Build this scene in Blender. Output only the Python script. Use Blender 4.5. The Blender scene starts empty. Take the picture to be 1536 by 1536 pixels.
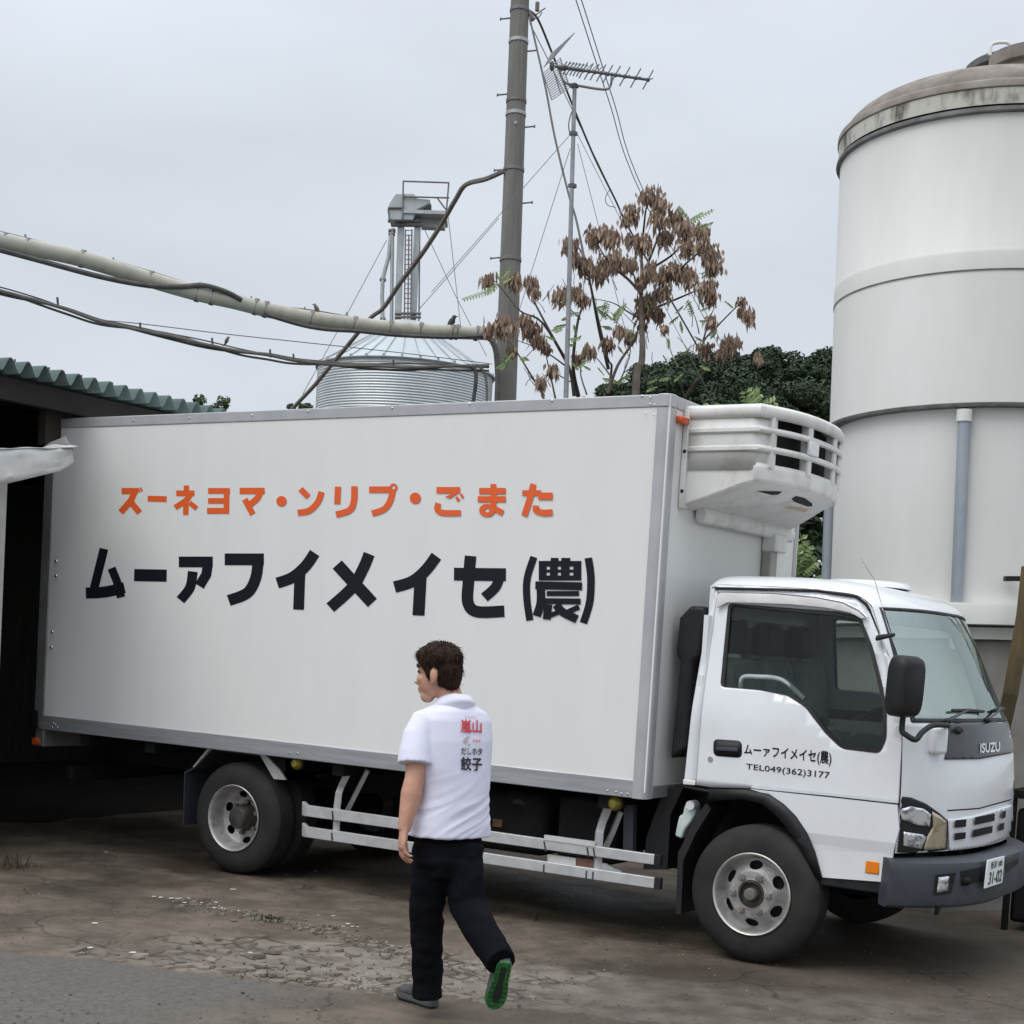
import bpy, bmesh, math, random
import numpy as np
from mathutils import Vector, Matrix, noise
from mathutils.bvhtree import BVHTree
random.seed(7)
C = bpy.context.scene.collection
V = Vector
R = math.radians

# ------------------------------------------------------------------ camera
FOC, PPX, PPY = 2265.925, 768.0, 1091.694
CAM = V((3.37622, -8.16969, 1.76378))
YAW, PIT, ROL = -0.554086, 0.0539236, 0.0601469
def _rm():
    cy, sy = math.cos(YAW), math.sin(YAW); cp, sp = math.cos(PIT), math.sin(PIT); cr, sr = math.cos(ROL), math.sin(ROL)
    base = np.array([[1, 0, 0], [0, 0, -1], [0, 1, 0.]])
    return np.array([[cr, -sr, 0], [sr, cr, 0], [0, 0, 1]]) @ np.array([[1, 0, 0], [0, cp, -sp], [0, sp, cp]]) @ base @ np.array([[cy, -sy, 0], [sy, cy, 0], [0, 0, 1]])
MR = _rm()
RIGHT, DOWN, FWD = V(MR[0]), V(MR[1]), V(MR[2])
cam_d = bpy.data.cameras.new('camera'); cam = bpy.data.objects.new('camera', cam_d); C.objects.link(cam)
cam.matrix_world = Matrix(((RIGHT.x, -DOWN.x, -FWD.x, CAM.x), (RIGHT.y, -DOWN.y, -FWD.y, CAM.y), (RIGHT.z, -DOWN.z, -FWD.z, CAM.z), (0, 0, 0, 1)))
cam_d.sensor_width = 36; cam_d.lens = FOC / 1536 * 36; cam_d.shift_y = (PPY - 768) / 1536
cam_d.clip_start = 0.1; cam_d.clip_end = 2000
bpy.context.scene.camera = cam

# ------------------------------------------------------------------ sky, sun, exposure
scn = bpy.context.scene
scn.view_settings.view_transform = 'Standard'; scn.view_settings.look = 'None'
scn.view_settings.exposure = 0.0; scn.view_settings.gamma = 1; scn.view_settings.use_curve_mapping = False
SUN_EL, SUN_AZ = 58, 200      # azimuth measured from +Y towards +X
world = bpy.data.worlds.new('World'); scn.world = world; world.use_nodes = True
wn = world.node_tree; wn.nodes.clear()
w_out = wn.nodes.new('ShaderNodeOutputWorld'); w_bg = wn.nodes.new('ShaderNodeBackground')
w_sky = wn.nodes.new('ShaderNodeTexSky'); w_sky.sky_type = 'NISHITA'; w_sky.sun_disc = False
w_sky.sun_elevation = R(SUN_EL); w_sky.sun_rotation = R(SUN_AZ)
w_tc = wn.nodes.new('ShaderNodeTexCoord'); w_sep = wn.nodes.new('ShaderNodeSeparateXYZ')
w_ramp = wn.nodes.new('ShaderNodeValToRGB')          # overcast: brighter towards the zenith
e = w_ramp.color_ramp.elements
e[0].position = 0.0; e[0].color = (7.0, 7.45, 8.05, 1)
e[1].position = 1.0; e[1].color = (17.5, 18.3, 19.6, 1)
m = e.new(0.30); m.color = (7.0, 7.5, 8.2, 1)
m = e.new(0.48); m.color = (9.5, 10.2, 11.2, 1)
w_map = wn.nodes.new('ShaderNodeMapping'); w_map.inputs['Scale'].default_value = (1.6, 1.6, 5.0)
w_noise = wn.nodes.new('ShaderNodeTexNoise'); w_noise.inputs['Scale'].default_value = 1.7; w_noise.inputs['Detail'].default_value = 5
w_cl = wn.nodes.new('ShaderNodeMapRange'); w_cl.inputs[1].default_value = .3; w_cl.inputs[2].default_value = .7; w_cl.inputs[3].default_value = .92; w_cl.inputs[4].default_value = 1.07
w_mul = wn.nodes.new('ShaderNodeVectorMath'); w_mul.operation = 'SCALE'
w_mix = wn.nodes.new('ShaderNodeMix'); w_mix.data_type = 'RGBA'; w_mix.inputs[0].default_value = 0.93
L = wn.links.new
L(w_tc.outputs['Generated'], w_sep.inputs[0]); L(w_sep.outputs['Z'], w_ramp.inputs[0])
L(w_tc.outputs['Generated'], w_map.inputs[0]); L(w_map.outputs[0], w_noise.inputs['Vector']); L(w_noise.outputs['Fac'], w_cl.inputs[0])
L(w_ramp.outputs[0], w_mul.inputs[0]); L(w_cl.outputs[0], w_mul.inputs['Scale'])
L(w_sky.outputs[0], w_mix.inputs[6]); L(w_mul.outputs[0], w_mix.inputs[7])
L(w_mix.outputs[2], w_bg.inputs['Color']); w_bg.inputs['Strength'].default_value = 0.1
L(w_bg.outputs[0], w_out.inputs['Surface'])
sun_d = bpy.data.lights.new('sun', 'SUN'); sun_d.energy = 1.5; sun_d.angle = R(40); sun_d.color = (1, .97, .93)
sun = bpy.data.objects.new('sun', sun_d); C.objects.link(sun)
_sd = V((math.sin(R(SUN_AZ)) * math.cos(R(SUN_EL)), math.cos(R(SUN_AZ)) * math.cos(R(SUN_EL)), math.sin(R(SUN_EL))))
sun.location = _sd * 40; sun.rotation_euler = _sd.to_track_quat('Z', 'Y').to_euler()

# ------------------------------------------------------------------ geometry of the photograph
def ray(px, py):
    return RIGHT * ((px - PPX) / FOC) + DOWN * ((py - PPY) / FOC) + FWD
def P(px, py, d):                      # the place seen at that spot, d metres in front
    return CAM + ray(px, py) * d
def U(px, py, axis, val):              # the place seen at that spot on an axis plane
    r = ray(px, py); t = (val - CAM[axis]) / r[axis]
    return CAM + r * t
def proj(p):                            # where a place is seen
    q = V(p) - CAM; z = q.dot(FWD); return PPX + FOC * q.dot(RIGHT) / z, PPY + FOC * q.dot(DOWN) / z
def zoomer(ox, oy, s):
    return lambda x, y: (ox + x / s, oy + y / s)

# ------------------------------------------------------------------ materials
MATS = {}
def nd(nt, typ, **kw):
    n = nt.nodes.new(typ)
    for k, v in kw.items(): setattr(n, k, v)
    return n
def mat(name, col, rough=.5, metal=0., col2=None, nscale=4., contrast=(.35, .65), bump=0., bscale=60., spec=.5, stretch=None, coat=0., detail=6., island=None, sheen=0., trans=0.):
    if name in MATS: return MATS[name]
    m = bpy.data.materials.new(name); m.use_nodes = True; nt = m.node_tree
    b = nt.nodes['Principled BSDF']
    b.inputs['Base Color'].default_value = (*col, 1); b.inputs['Roughness'].default_value = rough; b.inputs['Metallic'].default_value = metal
    b.inputs['Specular IOR Level'].default_value = spec; b.inputs['Coat Weight'].default_value = coat
    if sheen: b.inputs['Sheen Weight'].default_value = sheen
    tc = nd(nt, 'ShaderNodeTexCoord'); vec = tc.outputs['Object']
    if stretch:
        mp = nd(nt, 'ShaderNodeMapping'); mp.inputs['Scale'].default_value = stretch; nt.links.new(vec, mp.inputs[0]); vec2 = mp.outputs[0]
    else: vec2 = vec
    if col2:
        n = nd(nt, 'ShaderNodeTexNoise'); n.inputs['Scale'].default_value = nscale; n.inputs['Detail'].default_value = detail; n.inputs['Roughness'].default_value = .62
        nt.links.new(vec2, n.inputs['Vector'])
        mr = nd(nt, 'ShaderNodeMapRange'); mr.inputs[1].default_value = contrast[0]; mr.inputs[2].default_value = contrast[1]
        nt.links.new(n.outputs['Fac'], mr.inputs[0])
        mx = nd(nt, 'ShaderNodeMix', data_type='RGBA'); mx.inputs[6].default_value = (*col, 1); mx.inputs[7].default_value = (*col2, 1)
        nt.links.new(mr.outputs[0], mx.inputs[0]); out = mx.outputs[2]
        if island:
            g = nd(nt, 'ShaderNodeNewGeometry'); mx2 = nd(nt, 'ShaderNodeMix', data_type='RGBA'); mx2.inputs[7].default_value = (*island, 1)
            pw = nd(nt, 'ShaderNodeMath', operation='POWER'); pw.inputs[1].default_value = 1.6
            nt.links.new(g.outputs['Random Per Island'], pw.inputs[0]); nt.links.new(pw.outputs[0], mx2.inputs[0]); nt.links.new(out, mx2.inputs[6]); out = mx2.outputs[2]
        nt.links.new(out, b.inputs['Base Color'])
    if bump:
        n2 = nd(nt, 'ShaderNodeTexNoise'); n2.inputs['Scale'].default_value = bscale; n2.inputs['Detail'].default_value = 5
        nt.links.new(vec2, n2.inputs['Vector'])
        bp = nd(nt, 'ShaderNodeBump'); bp.inputs['Strength'].default_value = bump; bp.inputs['Distance'].default_value = .01
        nt.links.new(n2.outputs['Fac'], bp.inputs['Height']); nt.links.new(bp.outputs[0], b.inputs['Normal'])
    if trans: b.inputs['Transmission Weight'].default_value = trans
    MATS[name] = m
    return m
def glass_mat(name, tint, refl=(1, 1, 1), ior=1.5, rough=.0):
    m = bpy.data.materials.new(name); m.use_nodes = True; nt = m.node_tree; nt.nodes.clear()
    o = nd(nt, 'ShaderNodeOutputMaterial'); t = nd(nt, 'ShaderNodeBsdfTransparent'); g = nd(nt, 'ShaderNodeBsdfGlossy'); f = nd(nt, 'ShaderNodeFresnel'); mx = nd(nt, 'ShaderNodeMixShader')
    t.inputs[0].default_value = (*tint, 1); g.inputs[0].default_value = (*refl, 1); g.inputs['Roughness'].default_value = rough; f.inputs[0].default_value = ior
    nt.links.new(f.outputs[0], mx.inputs[0]); nt.links.new(t.outputs[0], mx.inputs[1]); nt.links.new(g.outputs[0], mx.inputs[2]); nt.links.new(mx.outputs[0], o.inputs[0])
    return m

M_PANEL = mat('box_panel_white', (.77, .775, .755), .4, col2=(.745, .75, .73), nscale=1.6, stretch=(3, 3, .6), bump=.02, bscale=2)
M_CAB = mat('cab_white_paint', (.80, .82, .84), .22, col2=(.74, .755, .77), nscale=2.2, coat=.4)
M_CABDIRT = mat('cab_white_dirty', (.78, .78, .76), .4, col2=(.52, .46, .38), nscale=3.5, contrast=(.5, .85))
M_ALU = mat('aluminium_dull', (.47, .48, .50), .45, .55, col2=(.36, .37, .38), nscale=6, stretch=(.4, 4, 6))
M_POSTALU = mat('aluminium_post', (.47, .475, .485), .45, .2, col2=(.40, .405, .415), nscale=5)
M_RAIL = mat('guard_rail_alu', (.58, .585, .59), .45, .35, col2=(.45, .45, .45), nscale=9, contrast=(.4, .75))
M_UNIT = mat('cooler_plastic', (.72, .72, .69), .42, col2=(.50, .48, .42), nscale=6, contrast=(.48, .8))
M_BLACK = mat('black_plastic', (.012, .013, .014), .5, col2=(.022, .022, .023), nscale=8, spec=.3)
M_DARK = mat('chassis_dark', (.007, .007, .008), .8, col2=(.016, .015, .013), nscale=7, spec=.2)
M_VOID = mat('dark_recess', (.006, .006, .006), .8)
M_TYRE = mat('tyre_rubber', (.020, .020, .021), .8, col2=(.036, .034, .031), nscale=5, bump=.15, bscale=90, spec=.25)
M_RIM = mat('wheel_steel', (.44, .435, .43), .45, .45, col2=(.23, .21, .195), nscale=11, contrast=(.42, .72))
M_BUMPER = mat('bumper_grey', (.036, .042, .053), .5, col2=(.052, .059, .07), nscale=6, bump=.08, bscale=300)
M_COWL = mat('cowl_dark_grey', (.055, .06, .066), .3, col2=(.042, .046, .05), nscale=5)
M_CHROME = mat('chrome', (.75, .76, .78), .15, 1.)
M_RUBBER = mat('rubber_seal', (.012, .012, .013), .6)
M_LAMPIN = mat('lamp_reflector', (.80, .82, .84), .15, .6, col2=(.22, .23, .24), nscale=17, stretch=(1, 1, 2.2), contrast=(.48, .62), coat=.6)
M_LAMPAMB = mat('lamp_indicator', (.50, .44, .32), .2, .4, col2=(.30, .25, .16), nscale=14, contrast=(.45, .65), coat=.6)
M_ORANGE = mat('orange_lens', (.80, .22, .01), .25)
M_YELLOW = mat('yellow_lens', (.26, .22, .02), .2, col2=(.12, .10, .015), nscale=60)
M_REDOR = mat('red_orange_lens', (.62, .09, .02), .25)
M_INK = mat('lettering_black', (.007, .008, .014), .5, spec=.25)
M_INKOR = mat('lettering_orange', (.78, .115, .018), .45)
M_SEAT = mat('seat_fabric', (.42, .45, .45), .85, col2=(.32, .35, .35), nscale=12)
M_TRIM = mat('interior_trim', (.10, .11, .11), .7)
M_SIDEGLASS = glass_mat('side_glass', (.74, .82, .79), ior=1.4)
M_WINDGLASS = glass_mat('windscreen_glass', (.78, .90, .86), (.88, 1, .95), ior=4.5)
M_BOTTLE = mat('washer_bottle', (.66, .72, .70), .35, col2=(.50, .62, .60), nscale=9)
M_PLATE = mat('plate_white', (.78, .79, .80), .45)
M_PLATEINK = mat('plate_ink', (.03, .10, .05), .5)
M_VISOR = mat('visor_plastic', (.55, .53, .52), .2, col2=(.68, .67, .66), nscale=4)
M_RUST = mat('rust', (.10, .045, .03), .9, col2=(.17, .09, .06), nscale=20)

# ------------------------------------------------------------------ mesh building
class MB:
    def __init__(s): s.bm = bmesh.new()
    def face(s, pts):
        return s.bm.faces.new([s.bm.verts.new(p) for p in pts])
    def box(s, lo, hi, mtx=None):
        (x0, y0, z0), (x1, y1, z1) = lo, hi
        v = [V(q) for q in ((x0, y0, z0), (x1, y0, z0), (x1, y1, z0), (x0, y1, z0), (x0, y0, z1), (x1, y0, z1), (x1, y1, z1), (x0, y1, z1))]
        if mtx: v = [mtx @ q for q in v]
        v = [s.bm.verts.new(q) for q in v]
        for f in ((0, 3, 2, 1), (4, 5, 6, 7), (0, 1, 5, 4), (1, 2, 6, 5), (2, 3, 7, 6), (3, 0, 4, 7)): s.bm.faces.new([v[i] for i in f])
        return s
    def loft(s, rings, cap=True, closed=True):
        rv = [[s.bm.verts.new(p) for p in r] for r in rings]
        n = len(rv[0])
        for a, b in zip(rv, rv[1:]):
            for i in range(n if closed else n - 1):
                j = (i + 1) % n
                s.bm.faces.new((a[i], a[j], b[j], b[i]))
        if cap:
            s.bm.faces.new(rv[0][::-1]); s.bm.faces.new(rv[-1])
        return s
    def tube(s, pts, rad, n=8, wide=None, flat=None):      # flat: second radius factor along `wide`
        pts = [V(p) for p in pts]
        if not hasattr(rad, '__len__'): rad = [rad] * len(pts)
        rings = []; a = None
        for i, p in enumerate(pts):
            t = (pts[min(i + 1, len(pts) - 1)] - pts[max(i - 1, 0)]).normalized()
            if wide is not None: a = (V(wide) - t * V(wide).dot(t)).normalized()
            elif a is None:
                a = t.orthogonal().normalized()
            else:
                a = (a - t * a.dot(t)).normalized()
            b = t.cross(a)
            r = rad[i]
            ra, rb = r if hasattr(r, '__len__') else (r, r)
            rings.append([p + a * (math.cos(2 * math.pi * k / n) * ra) + b * (math.sin(2 * math.pi * k / n) * rb) for k in range(n)])
        return s.loft(rings)
    def cyl(s, p0, p1, r0, r1=None, n=20): return s.tube([p0, p1], [r0, r0 if r1 is None else r1], n)
    def prism(s, poly, vec):
        vec = V(vec); a = [s.bm.verts.new(V(p)) for p in poly]; b = [s.bm.verts.new(V(p) + vec) for p in poly]
        n = len(a)
        s.bm.faces.new(a); s.bm.faces.new(b[::-1])
        for i in range(n): s.bm.faces.new((a[(i + 1) % n], a[i], b[i], b[(i + 1) % n]))
        return s
    def lathe(s, prof, o, ax, n=48, skip=None):            # prof: (radius, height along ax)
        o, ax = V(o), V(ax).normalized(); a = ax.orthogonal().normalized(); b = ax.cross(a)
        rv = [[s.bm.verts.new(o + ax * h + (a * math.cos(2 * math.pi * k / n) + b * math.sin(2 * math.pi * k / n)) * max(r, 1e-4)) for k in range(n)] for r, h in prof]
        for p, q in zip(rv, rv[1:]):
            for i in range(n):
                j = (i + 1) % n
                if skip:
                    c = (p[i].co + p[j].co + q[i].co + q[j].co) / 4 - o
                    if skip(math.hypot(c.dot(a), c.dot(b)), math.atan2(c.dot(b), c.dot(a))): continue
                s.bm.faces.new((p[i], p[j], q[j], q[i]))
        return s
    def ball(s, c, r, seg=16, rings=10, axes=None):
        mt = Matrix.Translation(V(c))
        r = r if hasattr(r, '__len__') else (r, r, r)
        if axes:
            A = Matrix((axes[0], axes[1], axes[2])).transposed().to_4x4(); mt = mt @ A
        mt = mt @ Matrix.Diagonal((*r, 1))
        bmesh.ops.create_uvsphere(s.bm, u_segments=seg, v_segments=rings, radius=1, matrix=mt)
        return s
    def sheet(s, f, nu, nv):
        g = [[s.bm.verts.new(f(u / nu, v / nv)) for u in range(nu + 1)] for v in range(nv + 1)]
        for v in range(nv):
            for u in range(nu): s.bm.faces.new((g[v][u], g[v][u + 1], g[v + 1][u + 1], g[v + 1][u]))
        return s
    def fill(s, loops, mapf, cuts=()):
        """flat polygon with holes given in 2D, cut at given (axis,value), mapped to 3D"""
        b2 = bmesh.new()
        for lp in loops:
            vs = [b2.verts.new((x, y, 0)) for x, y in lp]
            for i in range(len(vs)): b2.edges.new((vs[i], vs[(i + 1) % len(vs)]))
        bmesh.ops.triangle_fill(b2, use_beauty=True, use_dissolve=False, edges=b2.edges[:])
        for axis, val in cuts:
            no = V((1, 0, 0)) if axis == 0 else V((0, 1, 0))
            bmesh.ops.bisect_plane(b2, geom=b2.verts[:] + b2.edges[:] + b2.faces[:], dist=1e-6, plane_co=no * val, plane_no=no)
        mp = {v: s.bm.verts.new(mapf(v.co.x, v.co.y)) for v in b2.verts}
        for f in b2.faces: s.bm.faces.new([mp[v] for v in f.verts])
        b2.free(); return s
    def build(s, name, material, parent=None, smooth=35, bevel=0., solid=0., offset=-1, segs=2, rec=True):
        if rec and s.bm.faces: bmesh.ops.recalc_face_normals(s.bm, faces=s.bm.faces[:])
        me = bpy.data.meshes.new(name); s.bm.to_mesh(me); s.bm.free()
        return link(name, me, material, parent, smooth, bevel, solid, offset, segs)
ORG = {}
def worldorg(o):
    r = V((0, 0, 0))
    while o is not None: r = r + V(o.location); o = o.parent
    return r
def link(name, me, material, parent=None, smooth=35, bevel=0., solid=0., offset=-1, segs=2):
    o = bpy.data.objects.new(name, me); C.objects.link(o)
    if parent is not None:
        o.parent = parent; me.transform(Matrix.Translation(-worldorg(parent)))
    elif len(me.vertices):
        co = np.empty(len(me.vertices) * 3); me.vertices.foreach_get('co', co); co = co.reshape(-1, 3)
        b = V(((co[:, 0].min() + co[:, 0].max()) / 2, (co[:, 1].min() + co[:, 1].max()) / 2, co[:, 2].min()))
        me.transform(Matrix.Translation(-b)); o.location = b
    if material: me.materials.append(material)
    if smooth:
        me.shade_smooth()
        if smooth < 180: me.set_sharp_from_angle(angle=R(smooth))
    if solid:
        md = o.modifiers.new('solid', 'SOLIDIFY'); md.thickness = solid; md.offset = offset
    if bevel:
        md = o.modifiers.new('bevel', 'BEVEL'); md.width = bevel; md.segments = segs; md.limit_method = 'ANGLE'; md.angle_limit = R(40); md.harden_normals = False
    return o
def thing(name, label, cat, loc, group=None):
    o = bpy.data.objects.new(name, None); C.objects.link(o); o.location = loc; o.empty_display_size = .2
    return tag(o, label, cat, group)
def tag(o, label=None, cat=None, group=None, kind=None):
    if label: o['label'] = label
    if cat: o['category'] = cat
    if group: o['group'] = group
    if kind: o['kind'] = kind
    return o
def part(name, parent, loc=None):
    o = bpy.data.objects.new(name, None); C.objects.link(o); o.parent = parent
    return o
def bvh_of(o):
    dg = bpy.context.evaluated_depsgraph_get(); dg.update()
    oe = o.evaluated_get(dg); me = oe.to_mesh(); off = worldorg(o)
    t = BVHTree.FromPolygons([v.co + off for v in me.vertices], [tuple(p.vertices) for p in me.polygons])
    oe.to_mesh_clear(); return t
def hit(bvhs, px, py, off):
    d = ray(px, py).normalized(); best = None
    for t in bvhs:
        h = t.ray_cast(CAM, d)
        if h[0] is not None and (best is None or h[3] < best[3]): best = h
    if best is None: return None
    n = best[1]
    if n.dot(d) > 0: n = -n
    return best[0] + n * off
def hit_near(bvhs, px, py, off):       # the same, walking left when the ray just misses the edge
    for k in range(40):
        h = hit(bvhs, px - k * 1.5, py, off)
        if h is not None: return h
def decal(px_polys, bvhs, off, name, material, parent, sub=2, thick=0., smooth=60):
    """shapes outlined in the photo, laid on the surface they are seen on"""
    b = bmesh.new()
    for k, poly in enumerate(px_polys):
        b2 = bmesh.new(); f = b2.faces.new([b2.verts.new((x, y, 0)) for x, y in poly])
        bmesh.ops.triangulate(b2, faces=[f])
        for _ in range(sub):
            bmesh.ops.subdivide_edges(b2, edges=[e for e in b2.edges if e.calc_length() > 6], cuts=1, use_grid_fill=False)
            bmesh.ops.triangulate(b2, faces=b2.faces[:])
        mp = {}
        for v in b2.verts:
            h = hit(bvhs, v.co.x, v.co.y, off + k * .0002)
            mp[v] = b.verts.new(h) if h is not None else None
        for f in b2.faces:
            vs = [mp[v] for v in f.verts]
            if None not in vs: b.faces.new(vs)
        b2.free()
    bmesh.ops.recalc_face_normals(b, faces=b.faces[:])
    for f in b.faces:
        if f.normal.dot(FWD) > 0: f.normal_flip()
    me = bpy.data.meshes.new(name); b.to_mesh(me); b.free()
    return link(name, me, material, parent, smooth, solid=thick, offset=1)
def text_mesh(body, bold=0.):
    cu = bpy.data.curves.new('t', 'FONT'); cu.body = body; cu.size = 1; cu.offset = bold; cu.resolution_u = 4
    ob = bpy.data.objects.new('t', cu); C.objects.link(ob)
    dg = bpy.context.evaluated_depsgraph_get(); dg.update()
    me = bpy.data.meshes.new_from_object(ob.evaluated_get(dg)); bpy.data.objects.remove(ob)
    return me
def text_on(body, quad, bvhs, off, name, material, parent, bold=0., sub=0.):
    """quad: four photo points tl, tr, br, bl that the words fill on the surface"""
    me = text_mesh(body, 0)
    if bold:
        t0 = bmesh.new()
        for k, (dx, dy) in enumerate(((0, 0), (1, 0), (-1, 0), (0, 1), (0, -1))):
            nv = len(t0.verts); t0.from_mesh(me); t0.verts.ensure_lookup_table()
            for v in t0.verts[nv:]: v.co += V((dx * bold, dy * bold, k))
        t0.to_mesh(me); t0.free()
    if sub:
        tb_ = bmesh.new(); tb_.from_mesh(me); bmesh.ops.triangulate(tb_, faces=tb_.faces[:])
        for _ in range(4):
            bmesh.ops.subdivide_edges(tb_, edges=[e for e in tb_.edges if e.calc_length() > sub], cuts=1); bmesh.ops.triangulate(tb_, faces=tb_.faces[:])
        tb_.to_mesh(me); tb_.free()
    xs = [v.co.x for v in me.vertices]; ys = [v.co.y for v in me.vertices]
    x0, x1, y0, y1 = min(xs), max(xs), min(ys), max(ys)
    tl, tr, br, bl = [V((*q, 0)) for q in quad]
    bad = set()
    for v in me.vertices:
        u, w = (v.co.x - x0) / (x1 - x0), (y1 - v.co.y) / (y1 - y0)
        q = (tl * (1 - u) + tr * u) * (1 - w) + (bl * (1 - u) + br * u) * w
        h = hit(bvhs, q.x, q.y, off + v.co.z * .0003)
        v.co = h if h is not None else P(q.x, q.y, 8)
    return link(name, me, material, parent, 0)
def spline(pts, n=6):
    """smooth polyline through points (Catmull-Rom)"""
    pts = [V(p) for p in pts]; out = []
    for i in range(len(pts) - 1):
        p0, p1, p2, p3 = pts[max(i - 1, 0)], pts[i], pts[i + 1], pts[min(i + 2, len(pts) - 1)]
        for k in range(n):
            t = k / n
            out.append(.5 * ((2 * p1) + (p2 - p0) * t + (2 * p0 - 5 * p1 + 4 * p2 - p3) * t * t + (3 * p1 - p0 - 3 * p2 + p3) * t ** 3))
    out.append(pts[-1]); return out
def remeshed(mb, voxel, name, material, parent, smooth_it=4, disp=None):
    bmesh.ops.recalc_face_normals(mb.bm, faces=mb.bm.faces[:])
    me = bpy.data.meshes.new('tmp'); mb.bm.to_mesh(me); mb.bm.free()
    ob = bpy.data.objects.new('tmp', me); C.objects.link(ob)
    md = ob.modifiers.new('r', 'REMESH'); md.mode = 'VOXEL'; md.voxel_size = voxel
    if smooth_it:
        sm = ob.modifiers.new('s', 'SMOOTH'); sm.iterations = smooth_it; sm.factor = .5
    dg = bpy.context.evaluated_depsgraph_get(); dg.update()
    m2 = bpy.data.meshes.new_from_object(ob.evaluated_get(dg)); bpy.data.objects.remove(ob)
    if disp:
        nn = [v.normal.copy() for v in m2.vertices]
        for v, n in zip(m2.vertices, nn): v.co = v.co + n * disp(v.co, n)
    return link(name, m2, material, parent, 180)

# ================================================================== SETTING
def ground_material():
    m = bpy.data.materials.new('yard_ground'); m.use_nodes = True; nt = m.node_tree; b = nt.nodes['Principled BSDF']; L = nt.links.new
    tc = nd(nt, 'ShaderNodeTexCoord'); pos = tc.outputs['Object']
    def noise_(sc, det=6, rough=.6, vec=pos):
        n = nd(nt, 'ShaderNodeTexNoise'); n.inputs['Scale'].default_value = sc; n.inputs['Detail'].default_value = det; n.inputs['Roughness'].default_value = rough; L(vec, n.inputs['Vector']); return n.outputs['Fac']
    def rng(x, a, b_, c=0., d=1.):
        r = nd(nt, 'ShaderNodeMapRange'); r.interpolation_type = 'SMOOTHSTEP'
        for i, q in enumerate((a, b_, c, d)): r.inputs[i + 1].default_value = q
        L(x, r.inputs[0]); return r.outputs[0]
    def math_(op, x, y):
        n = nd(nt, 'ShaderNodeMath', operation=op)
        for i, q in enumerate((x, y)):
            if isinstance(q, (int, float)): n.inputs[i].default_value = q
            else: L(q, n.inputs[i])
        return n.outputs[0]
    def mix(f, a, c):
        n = nd(nt, 'ShaderNodeMix', data_type='RGBA')
        if isinstance(f, (int, float)): n.inputs[0].default_value = f
        else: L(f, n.inputs[0])
        for i, q in ((6, a), (7, c)):
            if isinstance(q, tuple): n.inputs[i].default_value = (*q, 1)
            else: L(q, n.inputs[i])
        return n.outputs[2]
    def dotd(nx, ny, c):
        n = nd(nt, 'ShaderNodeVectorMath', operation='DOT_PRODUCT'); L(pos, n.inputs[0]); n.inputs[1].default_value = (nx, ny, 0)
        return math_('SUBTRACT', n.outputs['Value'], c)
    sep = nd(nt, 'ShaderNodeSeparateXYZ'); L(pos, sep.inputs[0]); X = sep.outputs['X']; Y = sep.outputs['Y']
    big = noise_(.55, 5); mid = noise_(2.6, 7, .65); fine = noise_(38, 5, .7); speck = noise_(120, 3, .6)
    base = mix(rng(mid, .35, .68), (.086, .067, .049), (.168, .137, .105))
    base = mix(rng(big, .46, .62), base, (.054, .042, .032))
    # wandering edge distances
    wob = math_('MULTIPLY', math_('SUBTRACT', noise_(1.6, 6, .65), .5), .55)
    wob = math_('ADD', wob, math_('MULTIPLY', math_('SUBTRACT', noise_(14, 4, .7), .5), .22))
    d1 = math_('ADD', dotd(.33, -.944, 1.606), wob)          # > 0 : on the newer grey tarmac
    tar = math_('MULTIPLY', rng(d1, -.03, .12), rng(X, -1.9, -.75, 1, 0))
    d2 = dotd(.33, -.944, .45)                                # 0 at the old crumbling strip
    band = math_('MULTIPLY', rng(math_('ADD', d2, wob), .0, .25), rng(d1, .02, -.03))
    band = math_('MULTIPLY', band, rng(math_('ADD', X, math_('MULTIPLY', wob, 2)), -3.4, -1.3))
    pale = mix(rng(mid, .3, .7), (.185, .162, .135), (.27, .243, .208))
    base = mix(math_('MULTIPLY', band, rng(noise_(5, 5), .3, .62, .2, 1)), base, pale)
    base = mix(math_('MULTIPLY', rng(math_('ADD', X, wob), -1.1, .2), .65), base, (.068, .054, .041))
    tarc = mix(rng(fine, .35, .7), (.092, .086, .079), (.128, .120, .110))
    base = mix(tar, base, tarc)
    # cracks
    wv = nd(nt, 'ShaderNodeMix', data_type='VECTOR'); wv.inputs[0].default_value = .22
    nz = nd(nt, 'ShaderNodeTexNoise'); nz.inputs['Scale'].default_value = 3.; L(pos, nz.inputs['Vector']); L(pos, wv.inputs[4]); L(nz.outputs['Color'], wv.inputs[5])
    vo = nd(nt, 'ShaderNodeTexVoronoi', feature='DISTANCE_TO_EDGE'); vo.inputs['Scale'].default_value = 5.2; L(wv.outputs[1], vo.inputs['Vector'])
    vo2 = nd(nt, 'ShaderNodeTexVoronoi', feature='DISTANCE_TO_EDGE'); vo2.inputs['Scale'].default_value = 1.1; L(wv.outputs[1], vo2.inputs['Vector'])
    cr = rng(vo.outputs['Distance'], .0, .07, 1, 0)
    crm = math_('MULTIPLY', cr, math_('MULTIPLY', rng(noise_(2.2, 4), .42, .58), rng(d1, .05, -.05)))
    crm = math_('MULTIPLY', crm, rng(band, 0, .5, .3, 1)); crm = math_('MULTIPLY', crm, rng(X, -.7, .2, 1, .12))
    cr2 = math_('MULTIPLY', rng(vo2.outputs['Distance'], .0, .012, 1, 0), rng(noise_(1.1, 3), .42, .6, 0, .7))
    cracks = math_('MAXIMUM', crm, math_('MULTIPLY', cr2, rng(tar, 0, 1, 1, 0)))
    col = mix(math_('MULTIPLY', cracks, .85), base, (.028, .024, .02))
    col = mix(rng(speck, .55, .78, 0, .35), col, (.22, .20, .18))
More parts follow.
